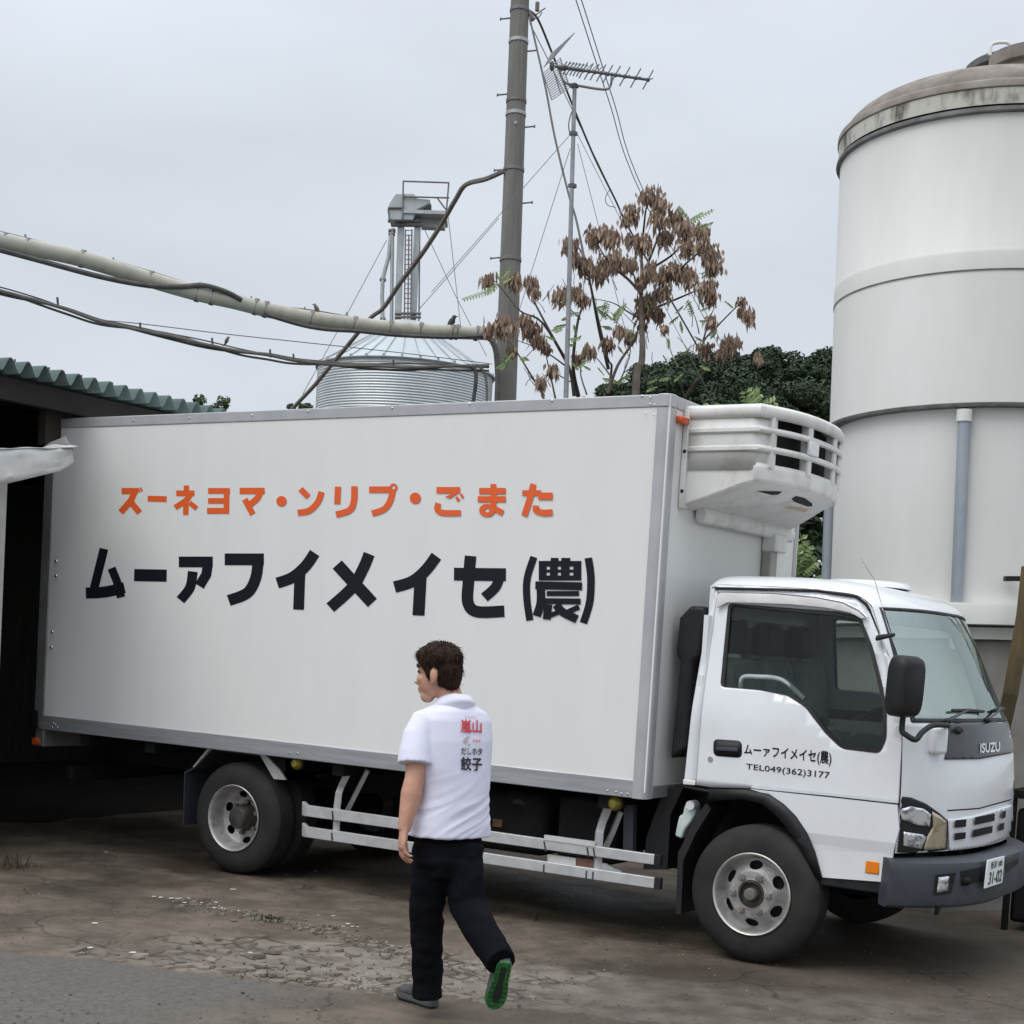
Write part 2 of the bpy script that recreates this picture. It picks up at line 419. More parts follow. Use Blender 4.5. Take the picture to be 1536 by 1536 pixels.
    col = mix(rng(fine, .5, .25, 0, .45), col, (.04, .034, .028))
    L(col, b.inputs['Base Color'])
    L(rng(big, .46, .62, .82, .5), b.inputs['Roughness']); b.inputs['Specular IOR Level'].default_value = .35
    hgt = math_('ADD', math_('MULTIPLY', fine, .35), math_('MULTIPLY', mid, .8))
    hgt = math_('SUBTRACT', hgt, math_('MULTIPLY', cracks, .9))
    bp = nd(nt, 'ShaderNodeBump'); bp.inputs['Strength'].default_value = .75; bp.inputs['Distance'].default_value = .022; L(hgt, bp.inputs['Height']); L(bp.outputs[0], b.inputs['Normal'])
    return m
g = MB()
def gz(x, y):
    h = .012 * noise.noise((x * .9, y * .9, 0)) + .006 * noise.noise((x * 3, y * 3, 5))
    return h * max(0, 1 - max(0, abs(x + 1) - 7) / 6) * max(0, 1 - max(0, abs(y + 1) - 5) / 5) - .012
ax_ = [-400, -150, -60, -30, -18, -13] + [-10 + i * .25 for i in range(65)] + [9, 14, 25, 60, 150, 400]
ay_ = [-400, -120, -40, -16, -10] + [-8 + i * .25 for i in range(65)] + [10, 14, 25, 60, 150, 400]
gv = [[g.bm.verts.new((x, y, gz(x, y))) for x in ax_] for y in ay_]
for j in range(len(ay_) - 1):
    for i in range(len(ax_) - 1): g.bm.faces.new((gv[j][i], gv[j][i + 1], gv[j + 1][i + 1], gv[j + 1][i]))
go = g.build('ground', None, smooth=180); go.data.transform(Matrix.Translation(go.location)); go.location = (0, 0, 0)
go.data.materials.append(ground_material()); tag(go, 'brown cracked yard ground with old concrete and tarmac', kind='structure')

# loose rubble of the crumbling strip
M_STONE = mat('broken_concrete', (.17, .148, .122), .95, col2=(.13, .112, .092), nscale=9, spec=.2, island=(.225, .20, .168), bump=.4, bscale=50)
M_CHIP = mat('white_chips', (.62, .61, .56), .8, col2=(.45, .43, .38), nscale=30)
def slab(mb, x, y, r, h, z=-.008):
    n = random.randint(4, 6); a0 = random.random() * 6
    pts = [(x + r * random.uniform(.65, 1.1) * math.cos(a0 + 6.283 * k / n), y + r * random.uniform(.65, 1.1) * math.sin(a0 + 6.283 * k / n)) for k in range(n)]
    tl = random.uniform(-.05, .05)
    mb.loft([[V((a, b, z)) for a, b in pts], [V((x + (a - x) * .93, y + (b - y) * .93, z + h * .7 + tl * (a - x))) for a, b in pts], [V((x + (a - x) * .78, y + (b - y) * .78, z + h + tl * (a - x))) for a, b in pts]])
rb = MB()
nn = V((.33, -.944)); tt = V((.944, .33))
def chunk(mb, x, y, r, h):
    n = random.randint(4, 6); a0 = random.random() * 6; st_ = random.uniform(.5, 1); an = random.random() * 3
    pts = []
    for k in range(n):
        a = a0 + 6.283 * (k + random.uniform(-.35, .35)) / n; q = V((r * math.cos(a), r * st_ * math.sin(a), 0)) * random.uniform(.7, 1.15); q.rotate(Matrix.Rotation(an, 3, 'Z')); pts.append(q + V((x, y, 0)))
    tx, ty = random.uniform(-.12, .12), random.uniform(-.12, .12); f_ = random.uniform(.82, .97); c_ = V((x, y, 0))
    mb.loft([[V((p.x, p.y, -.012)) for p in pts], [V((x + (p.x - x) * f_, y + (p.y - y) * f_, h - .008 + tx * (p.x - x) + ty * (p.y - y) + random.uniform(-.002, .002))) for p in pts]])
def strip_pt():
    s_ = random.betavariate(2.2, 1.2); k = -3.0 + 2.6 * s_
    d = random.uniform(-.85, -.02) if random.random() < .5 else random.gauss(-.10, .07)
    return k, -(1.606 + d - .33 * k) / .944
for _ in range(150): chunk(rb, *strip_pt(), random.uniform(.025, .07), random.uniform(.004, .012))
for _ in range(480): chunk(rb, *strip_pt(), random.uniform(.004, .013), random.uniform(.001, .007))
for _ in range(260):
    k = random.uniform(-3.5, -1.3); y = -1.05 - .21 * max(0, k + 2.4) + random.gauss(0, .07)
    chunk(rb, k, y, random.uniform(.006, .03), random.uniform(.004, .011))
tag(rb.build('rubble', M_STONE, smooth=0), 'broken concrete rubble along the crumbling edge', kind='stuff')
gr_m = mat('grit', (.15, .128, .105), .95, col2=(.07, .057, .046), nscale=9, island=(.24, .21, .175), spec=.2)
gt = MB()
for _ in range(1500):
    q = U(random.uniform(-30, 1560), random.uniform(1290, 1545), 2, 0)
    if q.y < 1.5 and abs(q.x) < 6.5: chunk(gt, q.x, q.y, random.choice((.002, .003, .004, .004, .006, .009)), random.uniform(-.001, .0035))
tag(gt.build('grit', gr_m, smooth=0), 'loose grit scattered over the yard ground', kind='stuff')
cb = MB()
for px, py, n_, sp in ((238, 1344, 2, .03), (262, 1345, 3, .04), (300, 1350, 6, .08), (322, 1357, 6, .07), (345, 1363, 3, .05), (350, 1332, 2, .02), (137, 1420, 2, .02), (200, 1426, 1, .01), (376, 1427, 1, .02), (480, 1371, 1, .01), (500, 1372, 1, .01), (142, 1383, 1, .01), (520, 1388, 4, .07), (410, 1378, 3, .06), (170, 1280, 3, .06)):
    c_ = U(px, py, 2, 0)
    for _ in range(n_): slab(cb, c_.x + random.gauss(0, sp), c_.y + random.gauss(0, sp * .5), random.uniform(.007, .024), random.uniform(.0, .004), -.008)
tag(cb.build('chips', M_CHIP, smooth=0), 'small white chips scattered on the brown ground', kind='stuff')

# weeds
M_WEED = mat('dry_weed', (.055, .06, .028), .8, col2=(.12, .10, .06), nscale=20)
def weed(px, py, n_, h, label, spread=.05):
    c_ = U(px, py, 2, -.01); mb = MB()
    for _ in range(n_):
        a = random.random() * 6.283; lean = random.uniform(.1, .9); hh = h * random.uniform(.4, 1)
        b0 = c_ + V((random.gauss(0, spread), random.gauss(0, spread * .6), 0)); dr = V((math.cos(a), math.sin(a), 0)); sd = V((-math.sin(a), math.cos(a), 0)) * .004
        p1 = b0 + dr * hh * lean * .4 + V((0, 0, hh * .7)); p2 = b0 + dr * hh * lean + V((0, 0, hh * random.uniform(.6, 1)))
        mb.face((b0 - sd, b0 + sd, p1 + sd * .8, p1 - sd * .8)); mb.face((p1 - sd * .8, p1 + sd * .8, p2))
    return tag(mb.build('weed_tuft', M_WEED, rec=False), label, 'weed', 'weeds growing in the ground cracks')
weed(408, 1381, 70, .05, 'low dark weed tuft in the crumbling pale strip', .045)
weed(497, 1393, 40, .03, 'thin flat weed sprig beside the crumbling strip, nearer the walking man', .04)
weed(22, 1302, 60, .16, 'dry taller grass tuft by the dark shed opening', .09)

# pale concrete kerb under the tank
M_CONC = mat('concrete_pale', (.30, .285, .26), .85, col2=(.20, .185, .165), nscale=2.5, bump=.3, bscale=30)
M_CONCD = mat('concrete_stained', (.24, .23, .21), .85, col2=(.15, .135, .115), nscale=1.7, bump=.2, bscale=25)

# ------------------------------------------------------------------ left shed
M_ROOF = mat('corrugated_green', (.12, .175, .165), .7, col2=(.085, .125, .12), nscale=3)
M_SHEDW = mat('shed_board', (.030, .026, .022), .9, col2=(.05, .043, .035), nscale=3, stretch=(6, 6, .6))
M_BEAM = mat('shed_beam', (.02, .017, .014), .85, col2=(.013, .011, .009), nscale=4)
M_TIN = mat('galvanised_sheet', (.52, .53, .53), .5, .3, col2=(.38, .38, .37), nscale=5, contrast=(.4, .75), bump=.2, bscale=8)
M_TINW = mat('white_sheet', (.62, .63, .62), .5, col2=(.48, .48, .46), nscale=4, bump=.25, bscale=7)
shed = thing('open_shed', 'dark open shed with corrugated green roof behind the truck box', 'shed', (-8.5, 1, 0))
EX, EZ, PITCH = -5.68, 3.56, .160
rf = MB()
def roofp(u, v):
    y = -2.6 + u * 10.3
    return V((EX - 5.5 * v, y, EZ + 0.050 * math.cos((y - .06) / PITCH * 2 * math.pi) + .02 - 5.5 * v * -.02))
rf.sheet(roofp, 65 * 12, 6)
rf.build('roof', M_ROOF, shed, smooth=180, solid=.006)
for x, z in ((-5.85, 3.44), (-7.4, 3.46), (-9., 3.5), (-10.8, 3.53)):
    MB().box((x - .04, -2.5, z - .09), (x + .04, 7.6, z + .07)).build('purlin', M_BEAM, shed)
for y in (-2.4, -.9, 2.7, 5.2): MB().box((-11.1, y - .05, 3.15), (-5.9, y + .05, 3.34)).build('rafter', M_BEAM, shed)
for y in (2.75, 5.2): MB().box((-6.02, y - .06, -.05), (-5.9, y + .06, 3.34)).build('post', M_BEAM, shed)
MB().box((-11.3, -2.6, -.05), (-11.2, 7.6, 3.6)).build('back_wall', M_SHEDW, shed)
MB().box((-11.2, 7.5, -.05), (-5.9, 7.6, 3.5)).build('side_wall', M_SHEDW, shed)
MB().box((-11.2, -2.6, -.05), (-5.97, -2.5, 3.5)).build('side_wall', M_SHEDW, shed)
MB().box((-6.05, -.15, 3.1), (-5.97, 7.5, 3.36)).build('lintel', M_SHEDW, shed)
w_ = MB()
w_.box((-5.96, -2.6, -.05), (-5.92, -.68, 3.36)); w_.build('front_wall', M_SHEDW, shed)
MB().box((-5.97, -.68, -.02), (-5.86, -.575, 2.78)).build('door_jamb', M_TINW, shed, bevel=.004)
bl_ = MB()
for k in range(26):                                          # screw heads on the eave crests
    y = .06 + (k - 8) * PITCH * 2 + PITCH * 0
    bl_.cyl((EX - .15, y, EZ + .06), (EX - .15, y, EZ + .10), .006, n=6)
bl_.build('roof_screw', M_BEAM, shed)
sf = MB(); fl_pts = [(-7.0 + .4 * noise.noise((k * .6, 0, 3)), -2.4 + k * .36) for k in range(28)]  # added floor slab whose near-black colour stands in for the shed's shade
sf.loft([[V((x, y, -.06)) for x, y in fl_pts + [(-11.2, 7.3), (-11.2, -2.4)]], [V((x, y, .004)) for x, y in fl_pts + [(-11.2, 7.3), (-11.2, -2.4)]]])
tag(sf.build('shed_floor_shade', mat('painted_floor_shade', (.022, .018, .015), .95, col2=(.036, .030, .025), nscale=3, bump=.4, bscale=30, spec=.2), smooth=0), 'floor slab of the open shed, coloured near-black to stand for shade', kind='structure')
# bent sheet-metal awning over the door beside the opening
aw = thing('bent_awning', 'bent grey sheet metal awning jutting from the shed front', 'awning', (-5.5, -1.5, 2.8))
def awu(x): return (x + 5.93) / .84
sk = MB()
def awtop(u, v):
    x = -5.95 + u * .86; y = -.6 - v * 1.7
    return V((x, y, 3.0 + .17 * max(y + .6, -1.2) + .02 * noise.noise((x * 6, y * 5, 1)) + (.03 * max(0, 1 - abs(u - .8) * 5) if v < .06 else 0)))
sk.sheet(awtop, 14, 40); sk.build('top_sheet', M_TIN, aw, solid=.006, smooth=20)
fp = MB()
def awfr(u, v):
    y = -.6 - u * 1.7; d_ = max(y + .6, -1.2); zb = 2.855 + .31 * d_; zt = 2.995 + .17 * d_
    cr_ = max(0, 1 - u * 10)
    return V((-5.08 + .018 * noise.noise((y * 5, v * 3, 0)) - .02 * v - cr_ * .06, y, zb + (zt - zb) * v + cr_ * .03 * (1 - v)))
fp.sheet(awfr, 60, 5); fp.build('front_lip', M_TINW, aw, solid=.006, smooth=25)
MB().box((-5.92, -2.3, 2.60), (-5.86, -.68, 2.86)).build('wall_plate', M_SHEDW, aw)
fl = MB(); fl.face((U(75, 664, 1, -.64), U(98, 655, 1, -.66), U(104, 668, 1, -.63), U(112, 676, 1, -.60), U(60, 674, 1, -.6)))
fl.build('torn_flap', M_TIN, aw, solid=.004, smooth=0)

# ------------------------------------------------------------------ white tank on the right
M_TANK = mat('tank_frp_white', (.71, .71, .68), .5, col2=(.62, .615, .58), nscale=.9, stretch=(1.5, 1.5, .35), contrast=(.35, .7), bump=.03, bscale=3)
M_TANKTOP = mat('tank_top_weathered', (.30, .275, .245), .85, col2=(.165, .14, .115), nscale=3.2, contrast=(.35, .65), bump=.2, bscale=25)
M_GROT = mat('tank_band_grime', (.50, .49, .44), .7, col2=(.10, .085, .065), nscale=3.4, stretch=(1, 1, .4), contrast=(.50, .62))
M_SEAM = mat('tank_seam_dark', (.07, .068, .066), .6, col2=(.15, .15, .145), nscale=7)
M_PIPE = mat('tank_leg_grey', (.30, .34, .385), .4, .3, col2=(.36, .39, .42), nscale=4)
DT = 12.5
t_lo = V((-.0578, 4.4648, 2.3721)); t_ax = V((-.0312, -.0083, .9995)).normalized()
TR = 1.20
h_rim, h_mid, h_fl = 3.548, 2.404, 1.417
h_base = -.077
tank = thing('storage_tank', 'tall white cylindrical tank with domed top and steel legs', 'tank', t_lo)
RL = TR - .06
MB().lathe([(RL - .02, h_base), (RL, h_base + .005), (RL, h_fl - .02)], t_lo, t_ax, 128).build('lower_shell', M_TANK, tank)
MB().lathe([(TR - .06, h_fl), (TR, h_fl + .002), (TR, h_mid - .015), (TR + .004, h_mid - .012), (TR + .005, h_mid + .0), (TR + .0045, h_mid + .125), (TR + .002, h_mid + .15), (TR - .003, h_mid + .16), (TR - .005, h_rim)], t_lo, t_ax, 128).build('upper_shell', M_TANK, tank)
MB().lathe([(RL + .0, h_fl - .03), (TR + .015, h_fl - .03), (TR + .018, h_fl - .022), (TR + .018, h_fl - .003), (TR - .02, h_fl + .004)], t_lo, t_ax, 128).build('middle_flange', M_SEAM, tank)
MB().lathe([(TR + .006, h_mid - .012), (TR + .007, h_mid - .005), (TR + .007, h_mid - .001), (TR + .004, h_mid + .002)], t_lo, t_ax, 128).build('seam_line', M_SEAM, tank)
MB().lathe([(TR - .03, h_rim - .005), (TR + .024, h_rim - .0), (TR + .028, h_rim + .008), (TR + .024, h_rim + .034), (TR - .02, h_rim + .058)], t_lo, t_ax, 128).build('rim_band', M_SEAM, tank)
MB().lathe([(TR + .008, h_rim + .058), (TR + .012, h_rim + .175), (TR + .005, h_rim + .18)], t_lo, t_ax, 128).build('top_band', M_GROT, tank)
dome = [(TR + .004, h_rim + .178), (TR + .022, h_rim + .185), (TR + .020, h_rim + .23), (TR + .005, h_rim + .245), (TR - .03, h_rim + .25)]
for k in range(1, 15):
    a = k / 14; dome.append(((TR - .03) * math.cos(a * math.pi / 2), h_rim + .25 + .33 * math.sin(a * math.pi / 2)))
MB().lathe(dome, t_lo, t_ax, 128).build('dome', M_TANKTOP, tank, smooth=60)
ta = t_ax.orthogonal().normalized(); tb = t_ax.cross(ta)
cdir = (CAM - t_lo); cdir = (cdir - t_ax * cdir.dot(t_ax)).normalized(); cside = t_ax.cross(cdir)     # towards the camera, and to its right
hp = P(1548, 109, 11.9)
MB().lathe([(.0, .13), (.30, .13), (.33, .12), (.33, .02), (.30, .0), (.30, -.35)], hp, t_ax, 48).build('hatch_collar', M_TANKTOP, tank)
MB().lathe([(.0, .075), (.24, .07), (.27, .05), (.27, .0), (.0, -.01)], P(1500, 106, 12.3), (t_ax - cside * .10 - cdir * .02), 40).build('hatch_lid', M_SEAM, tank)
hd = MB(); hd.tube(spline([P(1485, 83, 12.0), P(1487, 68, 12.0), P(1496, 64, 12.0), P(1510, 64, 12.0), P(1515, 68, 12.0), P(1517, 83, 12.0)], 4), .014, 8)
hd.build('lid_handle', M_TANK, tank)
clampm = MB()
tk_b = [bvh_of(tank.children[0]), bvh_of(tank.children[1])]
for px, py in ((1334, 191), (1451, 140)):
    q = hit(tk_b, px, 260, .03)
    ang = (q - t_lo); ang = (ang - t_ax * ang.dot(t_ax)).normalized()
    o_ = t_lo + ang * (TR + .05) + t_ax * (h_rim + (.03 if py > 150 else .22))
    clampm.ball(o_, .035, 8, 6)
    if py < 150: clampm.cyl(o_, o_ - t_ax * .4, .008, n=6)
    else: clampm.ball(o_ + t_ax.cross(ang) * .06, .03, 8, 6)
clampm.build('band_clamp', M_SEAM, tank)
for k in range(4):                                             # the pipe legs under the flange
    a0 = math.atan2(cdir.dot(tb), cdir.dot(ta))
    base_a = a0 - R(5) + k * R(90)
    dr = ta * math.cos(base_a) + tb * math.sin(base_a)
    lp = t_lo + dr * (RL + .055)
    lg = MB().cyl(lp + t_ax * (h_base - .35), lp + t_ax * (h_fl - .06), .045, n=20).build('leg', M_PIPE, tank)
    MB().cyl(lp + t_ax * (h_fl - .14), lp + t_ax * (h_fl - .052), .058, n=20).build('leg_cap', M_TANK, lg)
ring = MB().lathe([(RL - .1, h_base - .002), (RL + .13, h_base - .002), (RL + .135, h_base - .02), (RL + .135, h_base - .16), (RL - .1, h_base - .17)], t_lo, t_ax, 128).build('ring_beam', M_TANK, tank)
MB().lathe([(RL + .02, h_base - .18), (RL + .02, h_base - .27)], t_lo, t_ax, 96).build('base_plate', M_TANK, tank)
MB().lathe([(RL - .2, h_base - .275), (RL - .03, h_base - .275), (RL - .02, h_base - .29), (RL - .02, h_base - 3.4)], t_lo, t_ax, 96).build('concrete_plinth', M_CONCD, tank)
# fill bracket
bq = P(1519, 868, 11.28); MB().box((-.06, -.03, -.018), (.06, .03, .018), Matrix.Translation(bq) @ RIGHT.to_track_quat('X', 'Z').to_matrix().to_4x4()).build('bracket', M_BLACK, tank)
kb = MB(); a_, b_, c2_ = U(1380, 1368, 2, 0), U(1560, 1360, 2, 0), U(1700, 1335, 2, 0)
dirk = (b_ - a_).normalized(); nrm = V((-dirk.y, dirk.x, 0))
p0, p1 = a_ + dirk * .1, a_ + dirk * 7
kb.prism([p0 + V((0, 0, -.05)), p1 + V((0, 0, -.05)), p1 + nrm * .35 + V((0, 0, -.05)), p0 + nrm * .35 + V((0, 0, -.05))], (0, 0, .15))
tag(kb.build('concrete_kerb', M_CONC, bevel=.015), 'low pale concrete kerb behind the truck bumper', kind='structure')
# leaning mossy timber, drum and crate at the right edge
M_MOSS = mat('mossy_timber', (.13, .095, .045), .9, col2=(.075, .06, .03), nscale=6, stretch=(1, 1, .5), bump=.4, bscale=20)
br = MB(); q0 = hit([bvh_of(ring)], 1536, 920, .04)
br.tube([P(1544, 850, 11.06), P(1536, 925, 11.08), P(1516, 1040, 11.16), P(1500, 1110, 11.3)], [(.062, .03)] * 4, 4, wide=RIGHT)
br.build('timber_brace', M_MOSS, tank, smooth=0, bevel=.006)
dr_ = thing('plastic_drum', 'white plastic drum standing behind the cab by the tank', 'drum', U(1587, 1394, 2, 0))
db = V(dr_.location)
MB().lathe([(.0, .98), (.27, .98), (.29, 1.0), (.30, 1.2), (.31, 1.22), (.30, 1.24), (.30, 1.40), (.27, 1.47), (0, 1.49)], db, (0, 0, 1), 40).build('drum_body', M_TANK, dr_)
MB().cyl(db + V((0, 0, 1.48)), db + V((0, 0, 1.53)), .09).build('drum_lid', M_BLACK, dr_)
ct = thing('drum_stand', 'black metal stand carrying the white drum', 'stand', db)
for sx in (-1, 1):
    for sy in (-1, 1): MB().box((db.x + sx * .3 - .02, db.y + sy * .3 - .02, -.02), (db.x + sx * .3 + .02, db.y + sy * .3 + .02, .98)).build('leg', M_DARK, ct)
MB().box((db.x - .33, db.y - .33, .92), (db.x + .33, db.y + .33, .975)).build('top', M_DARK, ct)
MB().box((db.x - .28, db.y - .28, .05), (db.x + .28, db.y + .28, .85)).build('motor_box', M_DARK, ct, bevel=.03)

# ------------------------------------------------------------------ grain bin and bucket elevator
M_GALV = mat('bin_galvanised', (.46, .505, .52), .42, .35, col2=(.56, .60, .61), nscale=1.2, stretch=(1, 1, .3))
M_GALVR = mat('bin_roof_galv', (.50, .545, .56), .4, .45, col2=(.44, .485, .50), nscale=1.5)
M_STEELD = mat('elevator_steel', (.42, .45, .46), .5, .5, col2=(.34, .355, .36), nscale=4)
M_STEELR = mat('elevator_dark', (.20, .20, .205), .6, .4, col2=(.16, .13, .12), nscale=6)
Z2 = zoomer(420, 240, 3.839)
DB = 38.
bin_c = P(604, 640, DB); up = V((0, 0, 1))
ze = P(478, 553, DB).z; zr = P(630, 498, DB).z
BR = 2.19
gb = thing('grain_bin', 'round corrugated galvanised grain bin with conical roof', 'grain bin', V((bin_c.x, bin_c.y, 0)))
gc = V((bin_c.x, bin_c.y, 0))
prof = []
zz = 0.
while zz < ze - .03:
    prof.append((BR + .009 * math.cos(zz / .066 * 2 * math.pi), zz)); zz += .011
prof.append((BR, ze))
MB().lathe(prof, gc, up, 72).build('wall', M_GALV, gb, smooth=180)
MB().lathe([(BR + .06, ze - .03), (BR + .07, ze), (.62, zr - .06), (.60, zr)], gc, up, 32).build('roof', M_GALVR, gb, smooth=10)
ribs = MB()
for k in range(32):
    a = 2 * math.pi * k / 32; d = V((math.cos(a), math.sin(a), 0))
    ribs.cyl(gc + d * (BR + .05) + V((0, 0, ze + .02)), gc + d * .64 + V((0, 0, zr - .03)), .011, n=5)
    ribs.box((-.03, -.025, 0), (.03, .025, .06), Matrix.Translation(gc + d * (BR + .03) + V((0, 0, ze))) @ Matrix.Rotation(a, 4, 'Z'))
ribs.build('roof_rib', M_STEELD, gb)
MB().lathe([(.62, zr - .05), (.64, zr + .06), (.45, zr + .17), (.0, zr + .20)], gc, up, 32).build('roof_cap', M_GALVR, gb)
lrf = MB()
for k in range(32):
    a = 2 * math.pi * k / 32; d = V((math.cos(a), math.sin(a), 0)); d2 = V((math.cos(a + .196), math.sin(a + .196), 0)); f_ = .42
    lrf.cyl(gc + d * (BR * f_) + V((0, 0, zr - (zr - ze) * .27 )), gc + d2 * (BR * f_) + V((0, 0, zr - (zr - ze) * .27)), .015, n=5)
lrf.build('roof_ring', M_STEELR, gb)
el = thing('bucket_elevator', 'steel bucket elevator tower with railed platform beside the grain bin', 'elevator tower', P(625, 900, DB + 2.6) * 1.0)
el.location.z = 0
DE = DB + 2.6
def E(x, y, dd=0): return P(*Z2(x, y), DE + dd)
def bar(mb, a, b, r, dd=0, n=8): mb.tube([E(*a, dd), E(*b, dd)], r, n)
for x0, x1, w_ in ((692, 684, 26), (788, 770, 25)):
    lm = MB(); lm.tube([E(x0 + 6, 345), E(x1 - 8, 1000), E(x1 - 90, 2900)], [w_ / 3.839 / FOC * DE] * 3, 4, wide=RIGHT + FWD)
    lm.build('trunking', M_STEELD, el, smooth=0, bevel=.01)
sp_ = MB(); bar(sp_, (648, 395), (642, 950), .05); sp_.build('spout', M_STEELD, el)
sp_ = MB(); sp_.tube([E(640, 420), E(625, 560), E(592, 680), E(588, 780), E(592, 940)], .055, 10); sp_.build('spout', M_STEELD, el)
cl_ = MB()
for a, b in (((622, 350), (668, 350)), ((625, 408), (665, 408)), ((625, 428), (662, 428)), ((575, 688), (610, 690)), ((577, 915), (608, 917))): bar(cl_, a, b, .055)
cl_.build('spout_collar', M_STEELR, el)
hm = MB(); hm.prism([E(*q, -.3) for q in ((630, 345), (624, 290), (630, 245), (665, 192), (770, 192), (790, 218), (862, 226), (868, 248), (790, 285), (765, 345))], FWD * .6)
hm.build('head_housing', M_STEELD, el, smooth=0, bevel=.02)
hb = MB(); bar(hb, (622, 275), (712, 275), .035, -.32); bar(hb, (622, 283), (630, 345), .02, -.32); hb.build('housing_flange', M_STEELR, el)
mo = MB(); mo.cyl(E(820, 270, -.1), E(872, 272, -.1), .07); mo.build('motor', M_STEELR, el)
pf = MB(); pf.prism([E(*q, -.35) for q in ((704, 284), (958, 292), (955, 312), (704, 304))], FWD * 1.1); pf.prism([E(*q, .1) for q in ((812, 320), (950, 322), (948, 388), (812, 382))], FWD * .3)
pf.build('platform', M_STEELD, el, smooth=0)
rl = MB()
for dd in (-.35, .7):
    for a, b in (((710, 122), (972, 131)), ((710, 211), (972, 218)), ((710, 122), (706, 340)), ((972, 131), (958, 300)), ((905, 218), (955, 285))): bar(rl, a, b, .022, dd, 6)
for x, y in ((710, 122), (972, 131), (710, 211), (972, 218)): rl.tube([E(x, y, -.35), E(x, y, .7)], .022, 6)
rl.build('railing', M_STEELR, el)
bd = MB()
for y in (352, 372, 884, 905): bar(bd, (662, y), (812, y), .04, -.15)
bar(bd, (806, 300), (800, 940), .02)
bd.build('brace_band', M_STEELR, el)
ld = MB(); bar(ld, (722, 400), (716, 930), .02, -.3, 6); bar(ld, (760, 400), (752, 930), .02, -.3, 6); bar(ld, (742, 430), (736, 930), .02, -.3, 6)
for k in range(19): bar(ld, (722 - k * .3, 405 + k * 28), (760 - k * .4, 406 + k * 28), .014, -.3, 5)
ld.build('ladder', M_STEELR, el)

# ------------------------------------------------------------------ utility pole, cables, antenna
M_POLE = mat('concrete_pole', (.185, .18, .165), .85, col2=(.14, .135, .12), nscale=3, stretch=(3, 3, .4), bump=.2, bscale=30)
M_CABLE = mat('cable_dark', (.045, .042, .045), .6, col2=(.10, .09, .08), nscale=8)
M_CABLEG = mat('cable_grey', (.20, .18, .16), .7, col2=(.13, .11, .095), nscale=6)
M_WIRE = mat('wire_grey', (.20, .20, .215), .6)
M_CONDUIT = mat('conduit_pvc', (.46, .45, .38), .6, col2=(.33, .31, .25), nscale=5, contrast=(.45, .75))
M_BAND = mat('steel_band', (.38, .38, .37), .5, .5)
DP = 18.
def pole_pt(py): return P(758 + (599 - py) * .0368, py, DP)
p_lo, p_hi = pole_pt(599), pole_pt(-40)
pd = (p_hi - p_lo).normalized(); p_g = p_lo - pd * (p_lo.z / pd.z); p_top = p_lo + pd * 6.2
def prad(q): return .131 - .0045 * (q - p_lo).dot(pd)
pole = thing('utility_pole', 'tall concrete utility pole with step bolts behind the truck', 'utility pole', p_g)
MB().tube([p_g, p_lo, p_top], [prad(p_g), prad(p_lo), prad(p_top)], 12, wide=RIGHT).build('shaft', M_POLE, pole, smooth=25)
Z3 = zoomer(680, 0, 4.267)
for py, m_ in ((63, M_BAND), (172, M_BAND), (152, M_STEELR), (255, M_STEELR), (390, M_STEELR), (16, M_STEELR)):
    q = pole_pt(py); MB().cyl(q - pd * .02, q + pd * .02, prad(q) + .008, n=24).build('band', m_, pole)
sb = MB()
for py, s_ in ((27, -1), (77, 1), (141, -1), (191, 1), (254, -1), (305, 1), (386, -1)):
    q = pole_pt(py); a = q + RIGHT * s_ * prad(q) * .9; b = a + RIGHT * s_ * .125 + DOWN * (-.012 * s_)
    sb.cyl(a, b, .010, n=8); sb.cyl(b - RIGHT * .008, b + RIGHT * .008, .019, n=8)
sb.build('step_bolt', M_STEELR, pole)
cx = MB(); q = P(806, 10, DP); cx.cyl(q + pd * .05, q - pd * .05, .025); cx.cyl(P(792, 18, DP), P(800, 30, DP), .03); cx.build('insulator', M_STEELR, pole)
tl = MB(); tl.tube(spline([P(795, 16, DP), P(803, 22, DP), P(812, 16, DP), P(818, 12, DP)], 5), .007, 6); tl.tube(spline([P(797, 28, DP), P(808, 26, DP), P(813, 18, DP)], 5), .006, 6); tl.build('loose_lead', M_CABLE, pole)
MB().lathe([(.0, .004), (.018, .004), (.018, 0)], pole_pt(190) - FWD * (.127), -FWD, 16).build('number_tag', M_BAND, pole)

def cable(name, label, pts, r, material, cat='cable', group=None, n=6, sm=6, parent=None):
    mb = MB(); mb.tube(spline(pts, sm), r, n)
    o = mb.build(name, material, parent)
    return tag(o, label, cat, group) if parent is None else o
def pxr(w, d): return w / 2 / FOC * d
# large conduit
cpx = [(-60, 347), (-20, 356), (40, 370), (110, 385), (170, 402), (240, 424), (300, 441), (350, 452), (410, 467), (470, 478), (540, 487), (600, 493), (660, 497), (727, 500)]
def dcon(x): return 13.8 + (x + 60) / 787 * 4.0
con = thing('overhead_conduit', 'thick cream pipe sagging overhead from the left to the pole', 'overhead pipe', P(330, 446, dcon(330)))
cp = spline([P(x, y, dcon(x)) for x, y in cpx], 6)
MB().tube(cp, [pxr(26 - 6 * i / len(cp), dcon(-60 + 787 * i / len(cp))) for i in range(len(cp))], 16).build('pipe', M_CONDUIT, con)
jb = MB()
for px, py in ((6, 362), (40, 370), (123, 388), (225, 419), (296, 440), (318, 445), (383, 460), (398, 464), (467, 478), (531, 486), (585, 492), (630, 495), (678, 498), (685, 498), (715, 500)):
    a = P(px - 2, py - .6, dcon(px)); b = P(px + 3, py + .9, dcon(px)); jb.cyl(a, b, pxr(24.5 - 5 * px / 787 + 3.6, dcon(px)), n=16)
jb.build('coupling', M_STEELR, con)
